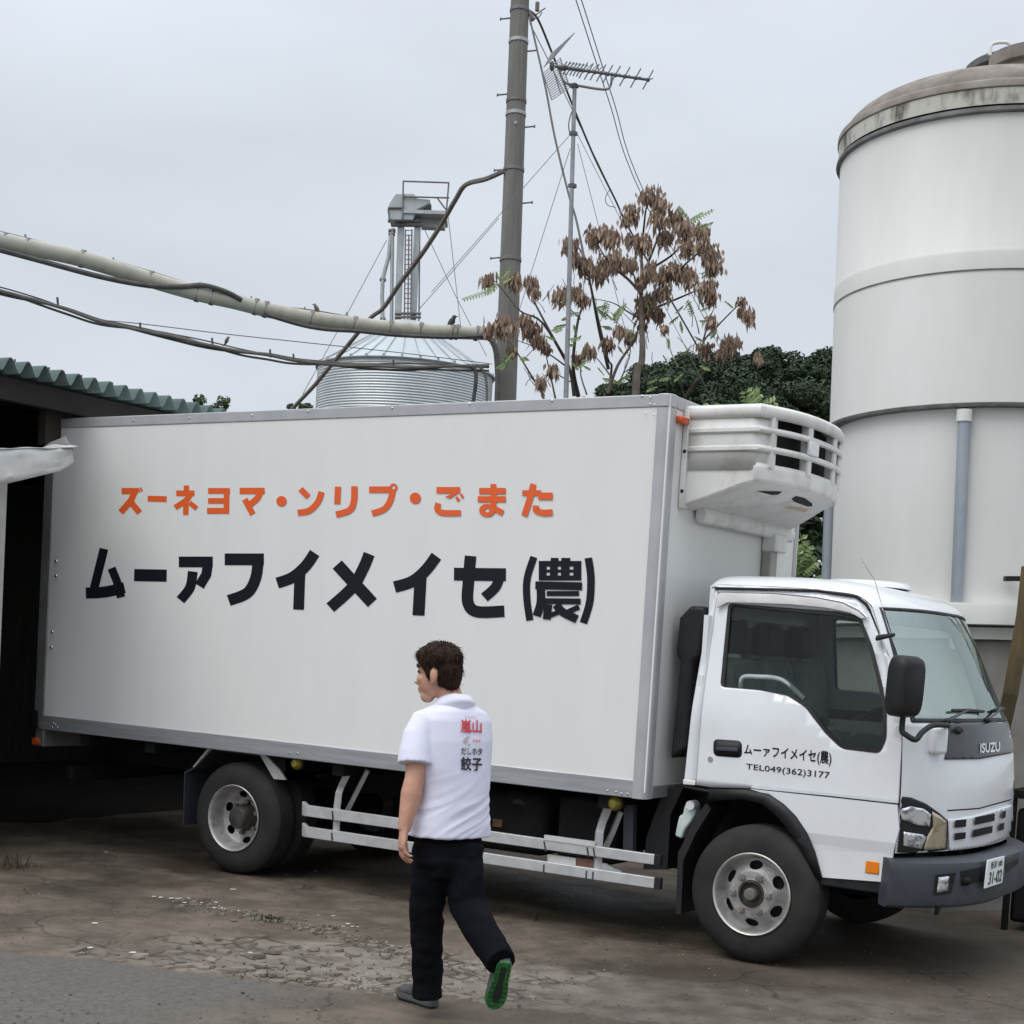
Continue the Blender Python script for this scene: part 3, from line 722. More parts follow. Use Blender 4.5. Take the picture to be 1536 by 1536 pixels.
hw = MB(); hw.tube(spline([P(x, y, dcon(x)) for x, y in ((-60, 333), (20, 352), (180, 393), (345, 444), (420, 459), (475, 466), (560, 481), (640, 492), (728, 494))], 5), pxr(2, 16), 5)
for px, py in ((38, 357), (170, 392), (300, 429), (377, 450), (457, 466), (520, 474)):
    for s_ in (-7, 7): hw.cyl(P(px, py - 6, dcon(px)), P(px + s_, py + 14, dcon(px)), pxr(1.4, 16), n=4)
hw.build('hanger_wire', M_WIRE, con)
bk = MB()
bk.tube(spline([P(x, y, dcon(x) - .1) for x, y in ((-60, 360), (0, 375), (60, 391), (150, 415), (220, 428), (270, 430), (305, 428), (340, 438), (362, 450))], 5), pxr(8, 15), 8)
bk.tube(spline([P(x, y, dcon(x) - .1) for x, y in ((400, 472), (450, 487), (490, 494), (540, 497), (600, 503), (680, 506), (725, 503))], 5), pxr(6, 17), 8)
bk.tube(spline([P(x, y, 17.7) for x, y in ((722, 503), (735, 508), (743, 522), (746, 545), (747, 575), (746, 612), (744, 660))], 5), pxr(9, 17.7), 8)
bk.build('black_hose', M_CABLE, con)
# bundle of cables below
bpx = [(-60, 418), (0, 436), (60, 452), (100, 464), (150, 482), (210, 495), (260, 505), (310, 517), (360, 527), (400, 532), (440, 540), (500, 547), (560, 549), (620, 551), (680, 549), (733, 550)]
bun = thing('cable_bundle', 'tangled grey cable bundle sagging below the cream overhead pipe', 'cables', P(330, 520, dcon(330)))
for k, (amp, w_, m_) in enumerate(((0, 5, M_CABLEG), (3.5, 4, M_CABLE), (-2.5, 3, M_CABLEG), (5, 3.5, M_CABLEG), (-4, 2, M_CABLE))):
    pts = [P(x, y + amp * math.sin(x * .021 + k * 1.9) + amp * .4, dcon(x) + .03 * k) for x, y in bpx]
    MB().tube(spline(pts, 5), pxr(w_, 16), 7).build('cable', m_, bun)
tie = MB()
for px, py in ((86, 455), (210, 493), (318, 516), (405, 533), (440, 540), (590, 549)): tie.cyl(P(px, py - 9, dcon(px)), P(px + 1, py + 3, dcon(px)), pxr(3, 16), n=6)
tie.build('tie', M_CABLE, bun)
dn = MB(); dn.tube(spline([P(x, y, 17.7) for x, y in ((700, 548), (713, 556), (713, 580), (710, 602), (708, 640))], 5), pxr(6, 17.7), 8); dn.build('drop_cable', M_CABLE, bun)
dn = MB(); dn.tube(spline([P(x, y, 17.75) for x, y in ((718, 549), (727, 560), (730, 580), (730, 605), (729, 640))], 5), pxr(4, 17.7), 8); dn.build('drop_cable', M_CABLEG, bun)
cable('strand_wire', 'thin twisted wire above the cable bundle', [P(x, y, dcon(x)) for x, y in ((150, 480), (215, 486), (330, 500), (460, 514), (600, 529), (738, 546))], pxr(1.5, 16), M_WIRE, 'wire', n=5)
cable('sagging_cable', 'rough brown cable slanting from the pole down past the grain bin', [P(x, y, 18 + (752 - x) / 330 * 5) for x, y in ((757, 256), (730, 268), (699, 277), (683, 300), (660, 340), (630, 385), (600, 425), (575, 462), (555, 478), (520, 520), (495, 550), (470, 580), (440, 612), (400, 660))], pxr(7, 20), M_CABLEG)
# wires from the pole
WG = 'thin overhead wires'
cable('overhead_cable', 'dark cable from the pole top curving down to the antenna mast', [P(*Z3(x, y), 18 - 2.6 * y / 1600) for x, y in ((487, 110), (520, 250), (590, 560), (650, 880), (740, 1250), (785, 1400), (840, 1660))], pxr(3.4, 17), M_CABLE)
cable('overhead_cable', 'dark cable from the pole top passing behind the antenna down to the wooded hill', [P(*Z3(x, y), 18 + y / 2000 * 8) for x, y in ((490, 70), (545, 130), (640, 360), (770, 690), (900, 1000), (1035, 1275), (1140, 1490), (1450, 2020), (1570, 2230))], pxr(3.2, 21), M_CABLE)
cable('overhead_wire', 'faint thin wire crossing just above the antenna mast clamp', [P(*Z3(x, y), 18 + y / 2000 * 8) for x, y in ((490, 150), (620, 410), (760, 700), (900, 990), (1030, 1260))], pxr(1.4, 19), M_WIRE, 'wire')
for k, (x0, x1, x2, lab) in enumerate(((785, 1215, 1760, 'power line beyond the antenna, lower left of the pair'), (820, 1240, 1790, 'power line beyond the antenna, upper right of the pair'))):
    cable('power_line', lab, [P(*Z3(x0 - 160, -480), 26), P(*Z3(x0, 0), 28), P(*Z3((x0 + x1) / 2 - 6, 640), 32), P(*Z3(x1, 1270), 38), P(*Z3(x2, 2330), 55)], pxr(1.6, 31), M_WIRE, 'power line', 'pair of power lines')
lp_ = MB(); lp_.tube(spline([P(x, y, 20.5) for x, y in ((914, 285), (908, 298), (912, 308), (924, 311))], 6), pxr(1.4, 20), 5)
tag(lp_.build('loose_lead', M_WIRE), 'small curled lead hanging from the cable above the dead tree', 'wire')
# antenna mast
M_ANT = mat('antenna_alu', (.30, .30, .31), .4, .6, col2=(.22, .22, .22), nscale=8)
M_ANTD = mat('antenna_dark', (.08, .08, .085), .5)
DM = 15.
ant = thing('antenna_mast', 'television antenna on a thin steel mast beside the pole', 'antenna', P(838, 900, DM)); ant.location.z = 0
m_top, m_lo = P(862, 131, DM), P(849, 595, DM); md_ = (m_top - m_lo).normalized()
MB().tube([m_lo - md_ * (m_lo.z / md_.z), m_lo, m_top], [.028, .026, .021], 12).build('mast', M_ANT, ant)
def A(x, y, d=DM): return P(*Z3(x, y), d)
cl_ = MB()
for x, y in ((768, 855), (774, 550), (762, 1190)): cl_.box((-.032, -.03, -.018), (.032, .03, .018), Matrix.Translation(A(x, y)))
cl_.build('mast_clamp', M_ANTD, ant)
bmv = MB(); b0, b1 = A(650, 425, DM - .1), A(1255, 512, DM - .1); bmv.cyl(b0, b1, .014, n=8); bmv.build('boom', M_ANTD, ant)
sp2 = MB(); sp2.tube(spline([A(683, 430), A(688, 480), A(720, 530), A(800, 548), A(960, 572), A(1005, 550), A(1015, 480)], 5), .013, 8); sp2.build('support_arm', M_ANT, ant)
els = MB(); bdir = (b1 - b0).normalized()
edir = (A(1135, 415, DM + .05) - A(1055, 560, DM - .05)).normalized()
def bp_(f): return b0 + (b1 - b0) * f
for f_, hl in [(.09 + .035 * k, .085) for k in range(6)] + [(.30, .105), (.36, .11), (.42, .11), (.49, .115), (.56, .12), (.64, .125), (.74, .13), (.855, .13), (.985, .13)]:
    c_ = bp_(f_); els.cyl(c_ - edir * hl, c_ + edir * hl, .0065, n=6); els.ball(c_, .022, 8, 5)
    if f_ < .45: els.cyl(c_ + RIGHT * .02, c_ + RIGHT * .05 + edir * hl * .8, .004, n=6)
    else: els.cyl(c_, c_ + (b1 - b0).normalized() * .05 - DOWN * .02, .005, n=6)
els.build('director_rod', M_ANTD, ant)
dbx = MB(); dbx.ball(bp_(.085), (.05, .03, .03)); dbx.ball(bp_(-.03) + DOWN * .0, (.025, .025, .05)); dbx.build('feed_box', M_ANTD, ant)
rfm = MB()                                                    # wire-mesh reflectors, upper and lower
for quad, nr in ((((580, 430, 14.8), (640, 470 - 100, 15), (775, 210, 15.3), (625, 345, 14.9)), 9), (((575, 470, 14.9), (685, 372, 15.1), (745, 560, 15.1), (630, 640, 14.9)), 13)):
    c4 = [A(x, y, d) for x, y, d in quad]
    for k in range(nr + 1):
        f_ = k / nr; rfm.cyl(c4[0].lerp(c4[3], f_), c4[1].lerp(c4[2], f_), .0045, n=5)
    for f_ in (0, .5, 1): rfm.cyl(c4[0].lerp(c4[1], f_), c4[3].lerp(c4[2], f_), .006, n=5)
rfm.build('reflector', M_ANT, ant)
ct_ = MB(); ct_.tube(spline([A(768, 690), A(742, 770), A(740, 830), A(762, 870)], 5), .006, 5); ct_.build('coax_cable', M_ANTD, ant)
gy = MB()
for a, b in (((745, 865), (450, 1200)), ((748, 950), (600, 1420)), ((795, 920), (900, 1330)), ((795, 860), (1150, 1560))):
    d2 = (b[0] - a[0], b[1] - a[1]); gy.cyl(A(*a), P(*Z3(a[0] + d2[0] * 3, a[1] + d2[1] * 3), DM + 1.5), pxr(1, DM), n=4)
gy.build('guy_wire', M_WIRE, ant)
gy = MB()
for pts in (((615, 460), (390, 880), (130, 1350)), ((968, 320), (1000, 600), (1045, 1000)), ((830, 395), (1000, 760), (1190, 1130)), ((1260, 335), (960, 680), (800, 860))):
    gy.tube([E(*q) for q in pts], pxr(1.1, DE), 4)
gy.build('guy_wire', M_WIRE, el)

# ------------------------------------------------------------------ birds
M_BIRDB = mat('bird_brown', (.10, .07, .055), .8, col2=(.16, .12, .09), nscale=30)
M_BIRDK = mat('bird_black', (.018, .018, .02), .6)
def bird(px, py, d, hpx, material, label, face):
    s_ = hpx / FOC * d; c_ = P(px, py, d); mb = MB()
    f_ = RIGHT * face; ax = (f_ * .45 - DOWN * .9).normalized()
    mb.tube([c_ - ax * s_ * .75 - f_ * s_ * .1, c_ - ax * s_ * .45, c_ - ax * s_ * .15, c_ + ax * s_ * .15, c_ + ax * s_ * .32, c_ + ax * s_ * .46, c_ + ax * s_ * .56], [s_ * .05, s_ * .10, s_ * .22, s_ * .22, s_ * .14, s_ * .15, s_ * .06], 10)
    mb.tube([c_ + ax * s_ * .47 + f_ * s_ * .08, c_ + ax * s_ * .46 + f_ * s_ * .28], [s_ * .05, s_ * .01], 6)
    for k in (-.06, .06): mb.cyl(c_ - ax * s_ * .2 + FWD * k * s_, c_ - ax * s_ * .2 + DOWN * s_ * .42 + FWD * k * s_, s_ * .02, n=5)
    return tag(mb.build('bird', material, smooth=180), label, 'bird', 'birds perched on the overhead lines')
bird(475, 463, dcon(475), 15, M_BIRDB, 'small brown bird perched on the wire above the cream pipe', -1)
bird(677, 484, dcon(677), 22, M_BIRDK, 'black bird standing on the cream pipe near the pole', 1)
bird(340, 511, dcon(340), 12, M_BIRDB, 'small brown bird perched on the tangled cable bundle', 1)

# ------------------------------------------------------------------ vegetation
M_DEAD = mat('dead_leaf', (.245, .165, .112), .85, col2=(.155, .10, .068), nscale=9, island=(.42, .31, .23))
M_GREENL = mat('green_leaf', (.13, .21, .055), .6, col2=(.08, .15, .035), nscale=9, island=(.25, .33, .13))
M_BARK = mat('branch_bark', (.085, .065, .055), .9, col2=(.05, .038, .033), nscale=10)
M_BARKP = mat('trunk_bark', (.20, .17, .14), .9, col2=(.12, .10, .08), nscale=8)
M_WOODL = mat('woodland_leaf', (.018, .034, .016), .8, col2=(.010, .02, .010), nscale=.6, island=(.042, .070, .028))
M_FARL = mat('far_tree_leaf', (.045, .07, .030), .8, col2=(.03, .05, .02), nscale=.6, island=(.08, .11, .045))
Z4 = zoomer(680, 260, 3.2)
DTREE = 16.
tree = thing('withered_tree', 'small tree with hanging clusters of withered brown leaves', 'tree', P(955, 900, DTREE)); tree.location.z = 0
def T4(x, y, dd=0): return P(*Z4(x, y), DTREE + dd)
def limb(mb, pts, r0, r1, dd=0., n=7):
    q = spline([T4(x, y, dd + .15 * math.sin(i * 1.7 + dd * 5)) for i, (x, y) in enumerate(pts)], 5)
    mb.tube(q, [r0 + (r1 - r0) * i / (len(q) - 1) for i in range(len(q))], n)
tg = V((tree.location.x, tree.location.y, -.05))
tk = MB(); q = spline([tg, tg.lerp(T4(870, 1060), .5) + RIGHT * .1, T4(875, 1060), T4(905, 900), T4(906, 750), T4(900, 600)], 5)
tk.tube(q, [.058 - .036 * i / (len(q) - 1) for i in range(len(q))], 10); tk.build('trunk', M_BARKP, tree)
bb = MB()
for pts, r0, dd in (([(900, 620), (905, 480), (930, 440), (985, 300), (1000, 235)], .022, 0), ([(905, 480), (905, 380), (922, 190), (940, 120)], .018, .1), ([(950, 600), (1000, 540), (1080, 480), (1110, 440), (1190, 370), (1230, 330)], .02, -.2),
        ([(905, 580), (840, 510), (780, 460), (720, 390), (690, 330)], .018, -.1), ([(945, 460), (1040, 400), (1090, 350), (1130, 300)], .015, .2), ([(985, 640), (1080, 600), (1150, 570), (1230, 540)], .014, .1), ([(905, 560), (960, 500), (1040, 440)], .012, .3),
        ([(745, 940), (700, 750), (655, 520), (615, 380), (575, 330)], .02, .3), ([(740, 1060), (790, 920), (870, 800), (890, 730)], .02, -.3), ([(740, 1060), (760, 930), (740, 880), (680, 620)], .016, .1), ([(880, 690), (830, 660), (760, 620), (660, 600)], .010, .1),
        ([(600, 1070), (575, 920), (600, 700), (640, 610)], .026, .4), ([(580, 1070), (555, 930), (480, 790), (380, 600), (365, 540)], .02, .2), ([(560, 940), (430, 720), (320, 660), (230, 550), (190, 510)], .014, .4), ([(540, 925), (430, 850), (300, 800)], .01, .2),
        ([(490, 1080), (460, 940), (440, 850)], .012, 0), ([(430, 1060), (380, 980), (300, 850), (240, 770)], .014, .5), ([(640, 1060), (610, 950), (640, 870)], .010, -.2), ([(760, 980), (700, 900), (660, 860)], .009, -.3),
        ([(1110, 1080), (1190, 960), (1215, 890), (1200, 810), (1300, 700), (1400, 600)], .018, .3), ([(1200, 800), (1230, 700), (1255, 640)], .01, .3), ([(1180, 770), (1160, 690), (1120, 610)], .007, .3), ([(800, 1000), (850, 850), (800, 760)], .009, .0), ([(1110, 1075), (1060, 900), (1000, 730)], .008, .2), ([(1340, 1080), (1370, 1010), (1210, 820)], .008, .4), ([(960, 1040), (900, 940)], .006, -.3), ([(610, 700), (560, 650), (520, 600)], .008, .3), ([(655, 520), (620, 480), (600, 420)], .008, .3), ([(560, 1000), (480, 960), (420, 980)], .008, .0)):
    limb(bb, pts, r0, r0 * .3, dd)
for _ in range(46):
    x0, y0 = random.uniform(330, 1250), random.uniform(560, 1040); a = random.uniform(-2.4, -.7); l_ = random.uniform(40, 110)
    limb(bb, [(x0, y0), (x0 + l_ * .5 * math.cos(a) + random.uniform(-10, 10), y0 + l_ * .5 * math.sin(a)), (x0 + l_ * math.cos(a), y0 + l_ * math.sin(a))], .005, .0025, random.uniform(-.3, .4), 5)
bb.build('branches', M_BARK, tree)
lf = MB()
def leaflet(mb, p, d, ln, wd, side):
    s_ = d.cross(side).normalized() * wd; k = d * ln; fold = side * wd * .35
    a, b, c_ = p, p + k * .45, p + k
    mb.face((a, b - s_ + fold, c_, b)); mb.face((a, b, c_, b + s_ + fold))
for x, y, r_ in ((940, 110, 50), (990, 150, 45), (860, 190, 45), (985, 220, 40), (1070, 220, 50), (1110, 270, 45), (1190, 280, 40), (1130, 360, 50), (1010, 310, 40), (910, 340, 52), (760, 310, 52), (680, 300, 48), (730, 270, 28), (850, 310, 22), (560, 350, 42), (590, 400, 28), (640, 460, 48), (730, 440, 52), (700, 480, 38), (790, 410, 42), (850, 440, 38), (940, 470, 38), (1020, 490, 48), (1090, 480, 48), (1130, 500, 38), (1060, 460, 38), (1230, 390, 48), (1250, 440, 48), (1215, 560, 48), (1240, 590, 28), (1000, 570, 38), (930, 620, 55), (910, 670, 38), (980, 670, 32), (900, 510, 28), (910, 730, 18), (520, 590, 42), (590, 570, 38), (620, 600, 32), (370, 530, 38), (390, 570, 22), (290, 510, 38), (170, 510, 34), (250, 740, 55), (180, 740, 32), (380, 750, 48), (340, 700, 32), (410, 800, 32), (280, 850, 22), (420, 1000, 28), (480, 940, 32), (450, 840, 18), (650, 850, 28), (740, 810, 28), (800, 750, 28), (850, 780, 32), (600, 890, 22), (1240, 700, 28), (1420, 680, 32), (1390, 610, 18), (1380, 660, 22), (1210, 840, 36), (1330, 820, 52), (1010, 740, 14), (1460, 870, 14), (1470, 890, 10), (1290, 860, 24), (1200, 330, 30), (830, 220, 25)):
    cc = T4(x, y, random.uniform(-.35, .5)); rr = r_ / 3.2 / FOC * DTREE
    for _ in range(int(20 + r_ * 2.0)):
        o_ = V((random.gauss(0, .45), random.gauss(0, .45), random.gauss(.35, .42))) * rr
        d = V((random.gauss(0, .22), random.gauss(0, .22), -1)).normalized()
        leaflet(lf, cc + o_, d, random.uniform(.07, .15) * (1 if r_ > 25 else .75), random.uniform(.010, .023), V((random.gauss(0, 1), random.gauss(0, 1), .2)).normalized())
lf.build('withered_leaves', M_DEAD, tree, smooth=0, rec=False)
gl = MB()
def frond(mb, a, b, n_, ln, wd, droop=.0):
    mb.tube([a, a.lerp(b, .5) + V((0, 0, droop)), b], .004, 4)
    ax = (b - a).normalized(); sd = ax.cross(V((0, 0, 1)) * .6 - FWD * .8).normalized()
    for k in range(n_):
        f_ = .12 + .88 * k / n_; p_ = a.lerp(b, f_) + V((0, 0, droop * 4 * f_ * (1 - f_)))
        for s_ in (-1, 1): leaflet(mb, p_, (sd * s_ + ax * .45 + V((0, 0, -.25))).normalized(), ln * (1 - .45 * abs(f_ - .4)), wd, -FWD + V((random.gauss(0, .3), 0, .5)))
for (x0, y0, x1, y1, n_) in ((1110, 250, 1250, 175, 8), (1120, 240, 1200, 190, 7), (1130, 230, 1080, 160, 6), (1180, 260, 1245, 240, 5), (1190, 500, 1250, 480, 5), (1180, 480, 1300, 480, 5), (740, 700, 690, 650, 6), (760, 700, 830, 630, 8), (770, 720, 800, 660, 7), (720, 690, 740, 620, 6), (760, 740, 720, 740, 5), (230, 500, 270, 460, 6), (240, 520, 280, 500, 6), (225, 520, 210, 480, 5), (200, 560, 40, 608, 9), (220, 530, 150, 580, 6), (250, 900, 280, 870, 6), (260, 930, 240, 880, 6), (255, 910, 215, 940, 5), (600, 930, 640, 900, 5), (600, 940, 570, 910, 5), (780, 1010, 850, 970, 6), (790, 1000, 720, 990, 6), (930, 1040, 970, 1030, 4), (520, 740, 480, 760, 5), (520, 700, 560, 690, 5), (1205, 640, 1180, 600, 4), (1150, 690, 1120, 610, 6), (1340, 640, 1310, 620, 5), (330, 880, 350, 900, 4), (480, 740, 540, 730, 5), (1220, 600, 1240, 640, 4)):
    dd = random.uniform(-.2, .3); frond(gl, T4(x0, y0, dd), T4(x1, y1, dd - .1), n_ + 1, .06, .010)
for _ in range(34):
    x0, y0 = random.uniform(480, 1260), random.uniform(600, 1010); a = random.uniform(-3.4, .3); l_ = random.uniform(28, 60)
    dd = random.uniform(-.2, .4); frond(gl, T4(x0, y0, dd), T4(x0 + l_ * math.cos(a), y0 + l_ * math.sin(a), dd - .1), 5, .05, .009)
gl.build('green_leaves', M_GREENL, tree, smooth=0, rec=False)
# fresh sapling behind the cooler
def sapling(name, label, pts, base, ln, wd, brown=None):
    t = thing(name, label, 'shrub', V((base.x, base.y, 0))); mb = MB(); st = MB(); b0 = V((base.x, base.y, -.03))
    st.tube([b0, base], [.02, .012], 6)
    for (px0, py0, px1, py1, n_, d) in pts:
        a, b = P(px0, py0, d), P(px1, py1, d - .1); st.tube([base, base.lerp(a, .6) + V((0, 0, .05)), a], [.01, .007, .005], 5); frond(mb, a, b, n_, ln, wd)
    st.build('stem', M_BARK, t); mb.build('foliage', M_GREENL, t, smooth=0, rec=False)
    return t
sapling('leafy_sapling', 'bright green leafy sapling rising behind the cooling unit', [(1130, 628, 1118, 583, 7, 14), (1125, 625, 1165, 600, 7, 14), (1140, 640, 1180, 640, 7, 14), (1130, 640, 1160, 622, 8, 14), (1150, 640, 1205, 628, 6, 14), (1120, 610, 1140, 588, 7, 14.1), (1125, 640, 1110, 615, 6, 14), (1065, 625, 1068, 604, 4, 13.8)], P(1130, 700, 14), .11, .02)
sapling('leafy_shrub', 'green leafy shrub in the gap between the truck box and tank', [(1205, 870, 1195, 825, 6, 14.5), (1200, 860, 1225, 840, 6, 14.5), (1205, 880, 1230, 870, 6, 14.5), (1195, 850, 1215, 815, 6, 14.5), (1190, 870, 1185, 840, 6, 14.5), (1210, 850, 1200, 800, 5, 14.6)], P(1205, 930, 14.5), .10, .03)

def leaf_cloud(mb, c, rad, n_, size, flat=1.):
    for _ in range(n_):
        while True:
            v = V((random.uniform(-1, 1), random.uniform(-1, 1), random.uniform(-1, 1)))
            if v.length <= 1: break
        v = v.normalized() * v.length ** .35
        v *= 1 + .22 * noise.noise(v * 2.3 + c)
        p_ = c + V((v.x * rad.x, v.y * rad.y, v.z * rad.z))
        s_ = size * random.uniform(.6, 1.3); n = (v + V((random.gauss(0, .5), random.gauss(0, .5), random.gauss(.3, .5)))).normalized(); a = n.orthogonal().normalized()
        a.rotate(Matrix.Rotation(random.random() * 6.28, 3, n)); b = n.cross(a)
        mb.face((p_ - a * s_ - b * s_ * .2, p_ - b * s_ * .55 + a * s_ * .1, p_ + a * s_ + b * s_ * .1, p_ + b * s_ * .6))
# leafy bank added to keep light from reaching under the truck
ug = MB()
for k in range(30):
    x = -15 + k * .47; y = 5.6 + random.uniform(-.3, 1.6)
    leaf_cloud(ug, V((x, y, .45 + random.uniform(0, .4))), V((.7, .7, .75)), 330, .06)
    leaf_cloud(ug, V((x - .2, y + 1.3, .9)), V((.8, .8, 1.0)), 200, .08)
tag(ug.build('light_screen_hedge', M_FARL, smooth=0, rec=False), 'green leafy bank added behind the truck to screen light from under it', kind='stuff')
# wooded hill behind
wd_ = MB(); tr_ = MB(); DW = 66.
for px, py, rpx, dd in ((890, 640, 45, -2), (930, 612, 45, 0), (965, 592, 42, 2), (1005, 580, 45, 3), (1050, 570, 48, -1), (1095, 575, 48, -4), (1125, 562, 42, 2), (1165, 566, 46, 0), (1205, 585, 46, -3), (1235, 574, 46, 1), (1280, 570, 55, 2), (1340, 580, 60, 0), (1020, 620, 70, -6), (1110, 630, 75, -7), (1200, 640, 70, -6), (920, 640, 60, -5), (1280, 650, 70, -5), (1400, 600, 70, 2), (1480, 610, 70, 0), (1560, 600, 75, 0), (1650, 610, 80, 2)):
    d = DW + dd; r_ = rpx / FOC * d; c_ = P(px, py, d)
    for k in range(11):
        q = V((random.gauss(0, 1), random.gauss(0, 1), random.gauss(.35, .8))).normalized(); k_r = random.uniform(.28, .5)
        leaf_cloud(wd_, c_ + V((q.x, q.y, q.z)) * r_ * .72, V((1, 1, .8)) * r_ * k_r, int(1500 * k_r), .085)
    leaf_cloud(wd_, c_ - V((0, 0, r_ * .5)), V((r_ * 1.0, r_ * 1.0, r_ * .9)), 900, .12)
    leaf_cloud(wd_, c_ - V((0, 0, r_ * 1.6)), V((r_ * 1.3, r_ * 1.3, r_ * 1.3)), 1300, .13)
    leaf_cloud(wd_, c_ - V((0, 0, r_ * 3.6)), V((r_ * 1.5, r_ * 1.5, r_ * 1.9)), 400, .32)
    tr_.tube([V((c_.x, c_.y, 0)), c_], [.25, .1], 6)
tag(wd_.build('woodland_foliage', M_WOODL, smooth=0, rec=False), 'dark green woodland rising behind the yard', kind='stuff')
tag(tr_.build('woodland_stems', M_BARK), 'dark tree stems inside the woodland', kind='stuff')
for px, py, rpx, lab in ((322, 606, 26, 'small distant tree showing above the truck box beside the green roof'), (458, 612, 15, 'small distant treetop under the slanting cable, left of the grain bin')):
    d = 60.; c_ = P(px, py + rpx * .5, d); r_ = rpx / FOC * d
    t = thing('distant_tree', lab, 'tree', V((c_.x, c_.y, 0)), 'distant trees above the truck box')
    mb = MB()
    for _ in range(9):
        o_ = V((random.gauss(0, .55), random.gauss(0, .55), random.uniform(-.9, .75))) * r_; leaf_cloud(mb, c_ + o_, V((.38, .38, .3)) * r_, 60, .11)
    leaf_cloud(mb, c_ - V((0, 0, r_ * 1.2)), V((1.4, 1.4, 1.2)) * r_, 500, .16)
    mb.build('crown', M_FARL, t, smooth=0, rec=False)
    MB().tube([V((c_.x, c_.y, -.05)), c_ - V((0, 0, r_)), c_ + V((0, 0, r_ * .5))], [.2, .1, .03], 7).build('trunk', M_BARK, t)

# ================================================================== TRUCK
truck = thing('refrigerated_truck', 'white refrigerated box truck with orange and black lettering', 'truck', (-2.8, 1.1, 0))
X0, X1, Z0, Z1, W = -6.127, -.706, .887, 3.32, 2.205
def bar_box(lo, hi, name, m, parent, bevel=.004, smooth=35): return MB().box(lo, hi).build(name, m, parent, smooth=smooth, bevel=bevel)
# ---- cargo box: part with sub-parts
box = bar_box((X0 + .05, .006, Z0 + .04), (X1 - .004, W - .006, Z1 - .008), 'cargo_box', M_PANEL, truck, bevel=0)
RZ = .076
MB().box((X0 + .085, 0, Z1 - RZ), (X1 - .075, .03, Z1)).build('top_rail', M_POSTALU, box, bevel=.006)
MB().box((X0 + .02, -.004, Z0), (X1 - .075, .05, Z0 + .112)).build('sill_rail', M_ALU, box, bevel=.005)
MB().box((X0 + .02, W - .05, Z0), (X1 - .075, W + .004, Z0 + .112)).build('sill_rail', M_ALU, box, bevel=.005)
MB().box((X1 - .03, .09, Z1 - RZ), (X1 + .003, W - .09, Z1)).build('front_top_rail', M_POSTALU, box, bevel=.006)
MB().box((X1 - .03, .09, Z0), (X1 + .003, W - .09, Z0 + .08)).build('front_sill', M_ALU, box, bevel=.006)
def post_poly(x, y, s):                                        # rounded front corner post in plan, s = +1 near, -1 far
    pts = [(x - .085, y)]
    for k in range(7):
        a = -math.pi / 2 + k / 6 * math.pi / 2
        pts.append((x - .045 + .047 * math.cos(a), y + s * (.045 + .047 * math.sin(a))))
    pts += [(x + .002, y + s * .092), (x - .03, y + s * .092), (x - .085, y + s * .03)]
    return pts
for y, s_ in ((-.004, 1), (W + .004, -1)):
    MB().prism([(a, b, Z0) for a, b in post_poly(X1, y, s_)], (0, 0, Z1 - RZ - Z0 - .004)).build('corner_post', M_POSTALU, box, smooth=30)
    MB().prism([(a, b, Z1 - RZ) for a, b in post_poly(X1 + .003, y - .003 * s_, s_)], (0, 0, RZ + .003)).build('corner_cap', M_POSTALU, box, smooth=30, bevel=.006)
M_POSTDK = mat('rear_frame_shaded', (.30, .30, .30), .45, .4, col2=(.22, .22, .21), nscale=4)  # post metal in a darker colour, standing in for shade at the rear
for y in (-.006, W - .10):
    MB().box((X0, y, Z0 + .06), (X0 + .105, y + .106, Z1 - .002)).build('rear_post', M_POSTDK, box, bevel=.008)
MB().box((X0 - .01, .02, Z0 - .14), (X0 + .09, W - .02, Z0 + .06)).build('rear_sill', M_POSTDK, box, bevel=.01)
MB().box((X0 - .002, .1, Z1 - .12), (X0 + .10, W - .1, Z1 - .001)).build('rear_header', M_POSTDK, box, bevel=.01)
ru = MB().box((X0 - .03, -.012, Z0 + .0), (X0 + .06, .05, Z0 + .15)); ru.build('rubber_buffer', M_RUBBER, box, bevel=.015)
MB().cyl((X0 + .02, -.01, Z0 - .10), (X0 + .02, .02, Z0 - .10), .03).build('red_reflector', M_REDOR, box)
rv = MB()
def rivet(px, py, ax=1, val=-.006, r=.008):
    q = U(px, py, ax, val); rv.ball(q, (r, r * .6, r) if ax == 1 else (r * .6, r, r), 8, 5)
for px, py in ((284, 627), (378, 623), (462, 617), (704, 606), (588, 612), (828, 601), (963, 594), (80, 640), (200, 631)): rivet(px, py, 1, -.002)
for px, py in ((911, 1186), (924, 1188), (932, 1190.5), (434, 1129), (446, 1130), (941, 1191), (83, 1087), (86, 1091), (78, 1091), (80, 1085)): rivet(px, py, 1, -.006)
for px, py in ((84, 842), (84, 864), (78, 948), (77, 971)): rivet(px, py, 1, -.008, .014)
for px, py in ((975, 596), (975, 606), (982, 607), (968, 620), (981, 622)): rivet(px, py, 1, -.009, .006)
rv.build('rivet', M_CHROME, box)
mk = MB(); q = U(1020, 631, 0, X1); mk.box((X1 - .002, q.y - .06, q.z - .022), (X1 + .04, q.y + .06, q.z + .022)); mk.build('marker_lamp', M_REDOR, box, bevel=.012)
MB().box((X1 - .002, q.y + .06, q.z - .03), (X1 + .02, q.y + .10, q.z + .03)).build('lamp_base', M_BLACK, box, bevel=.005)
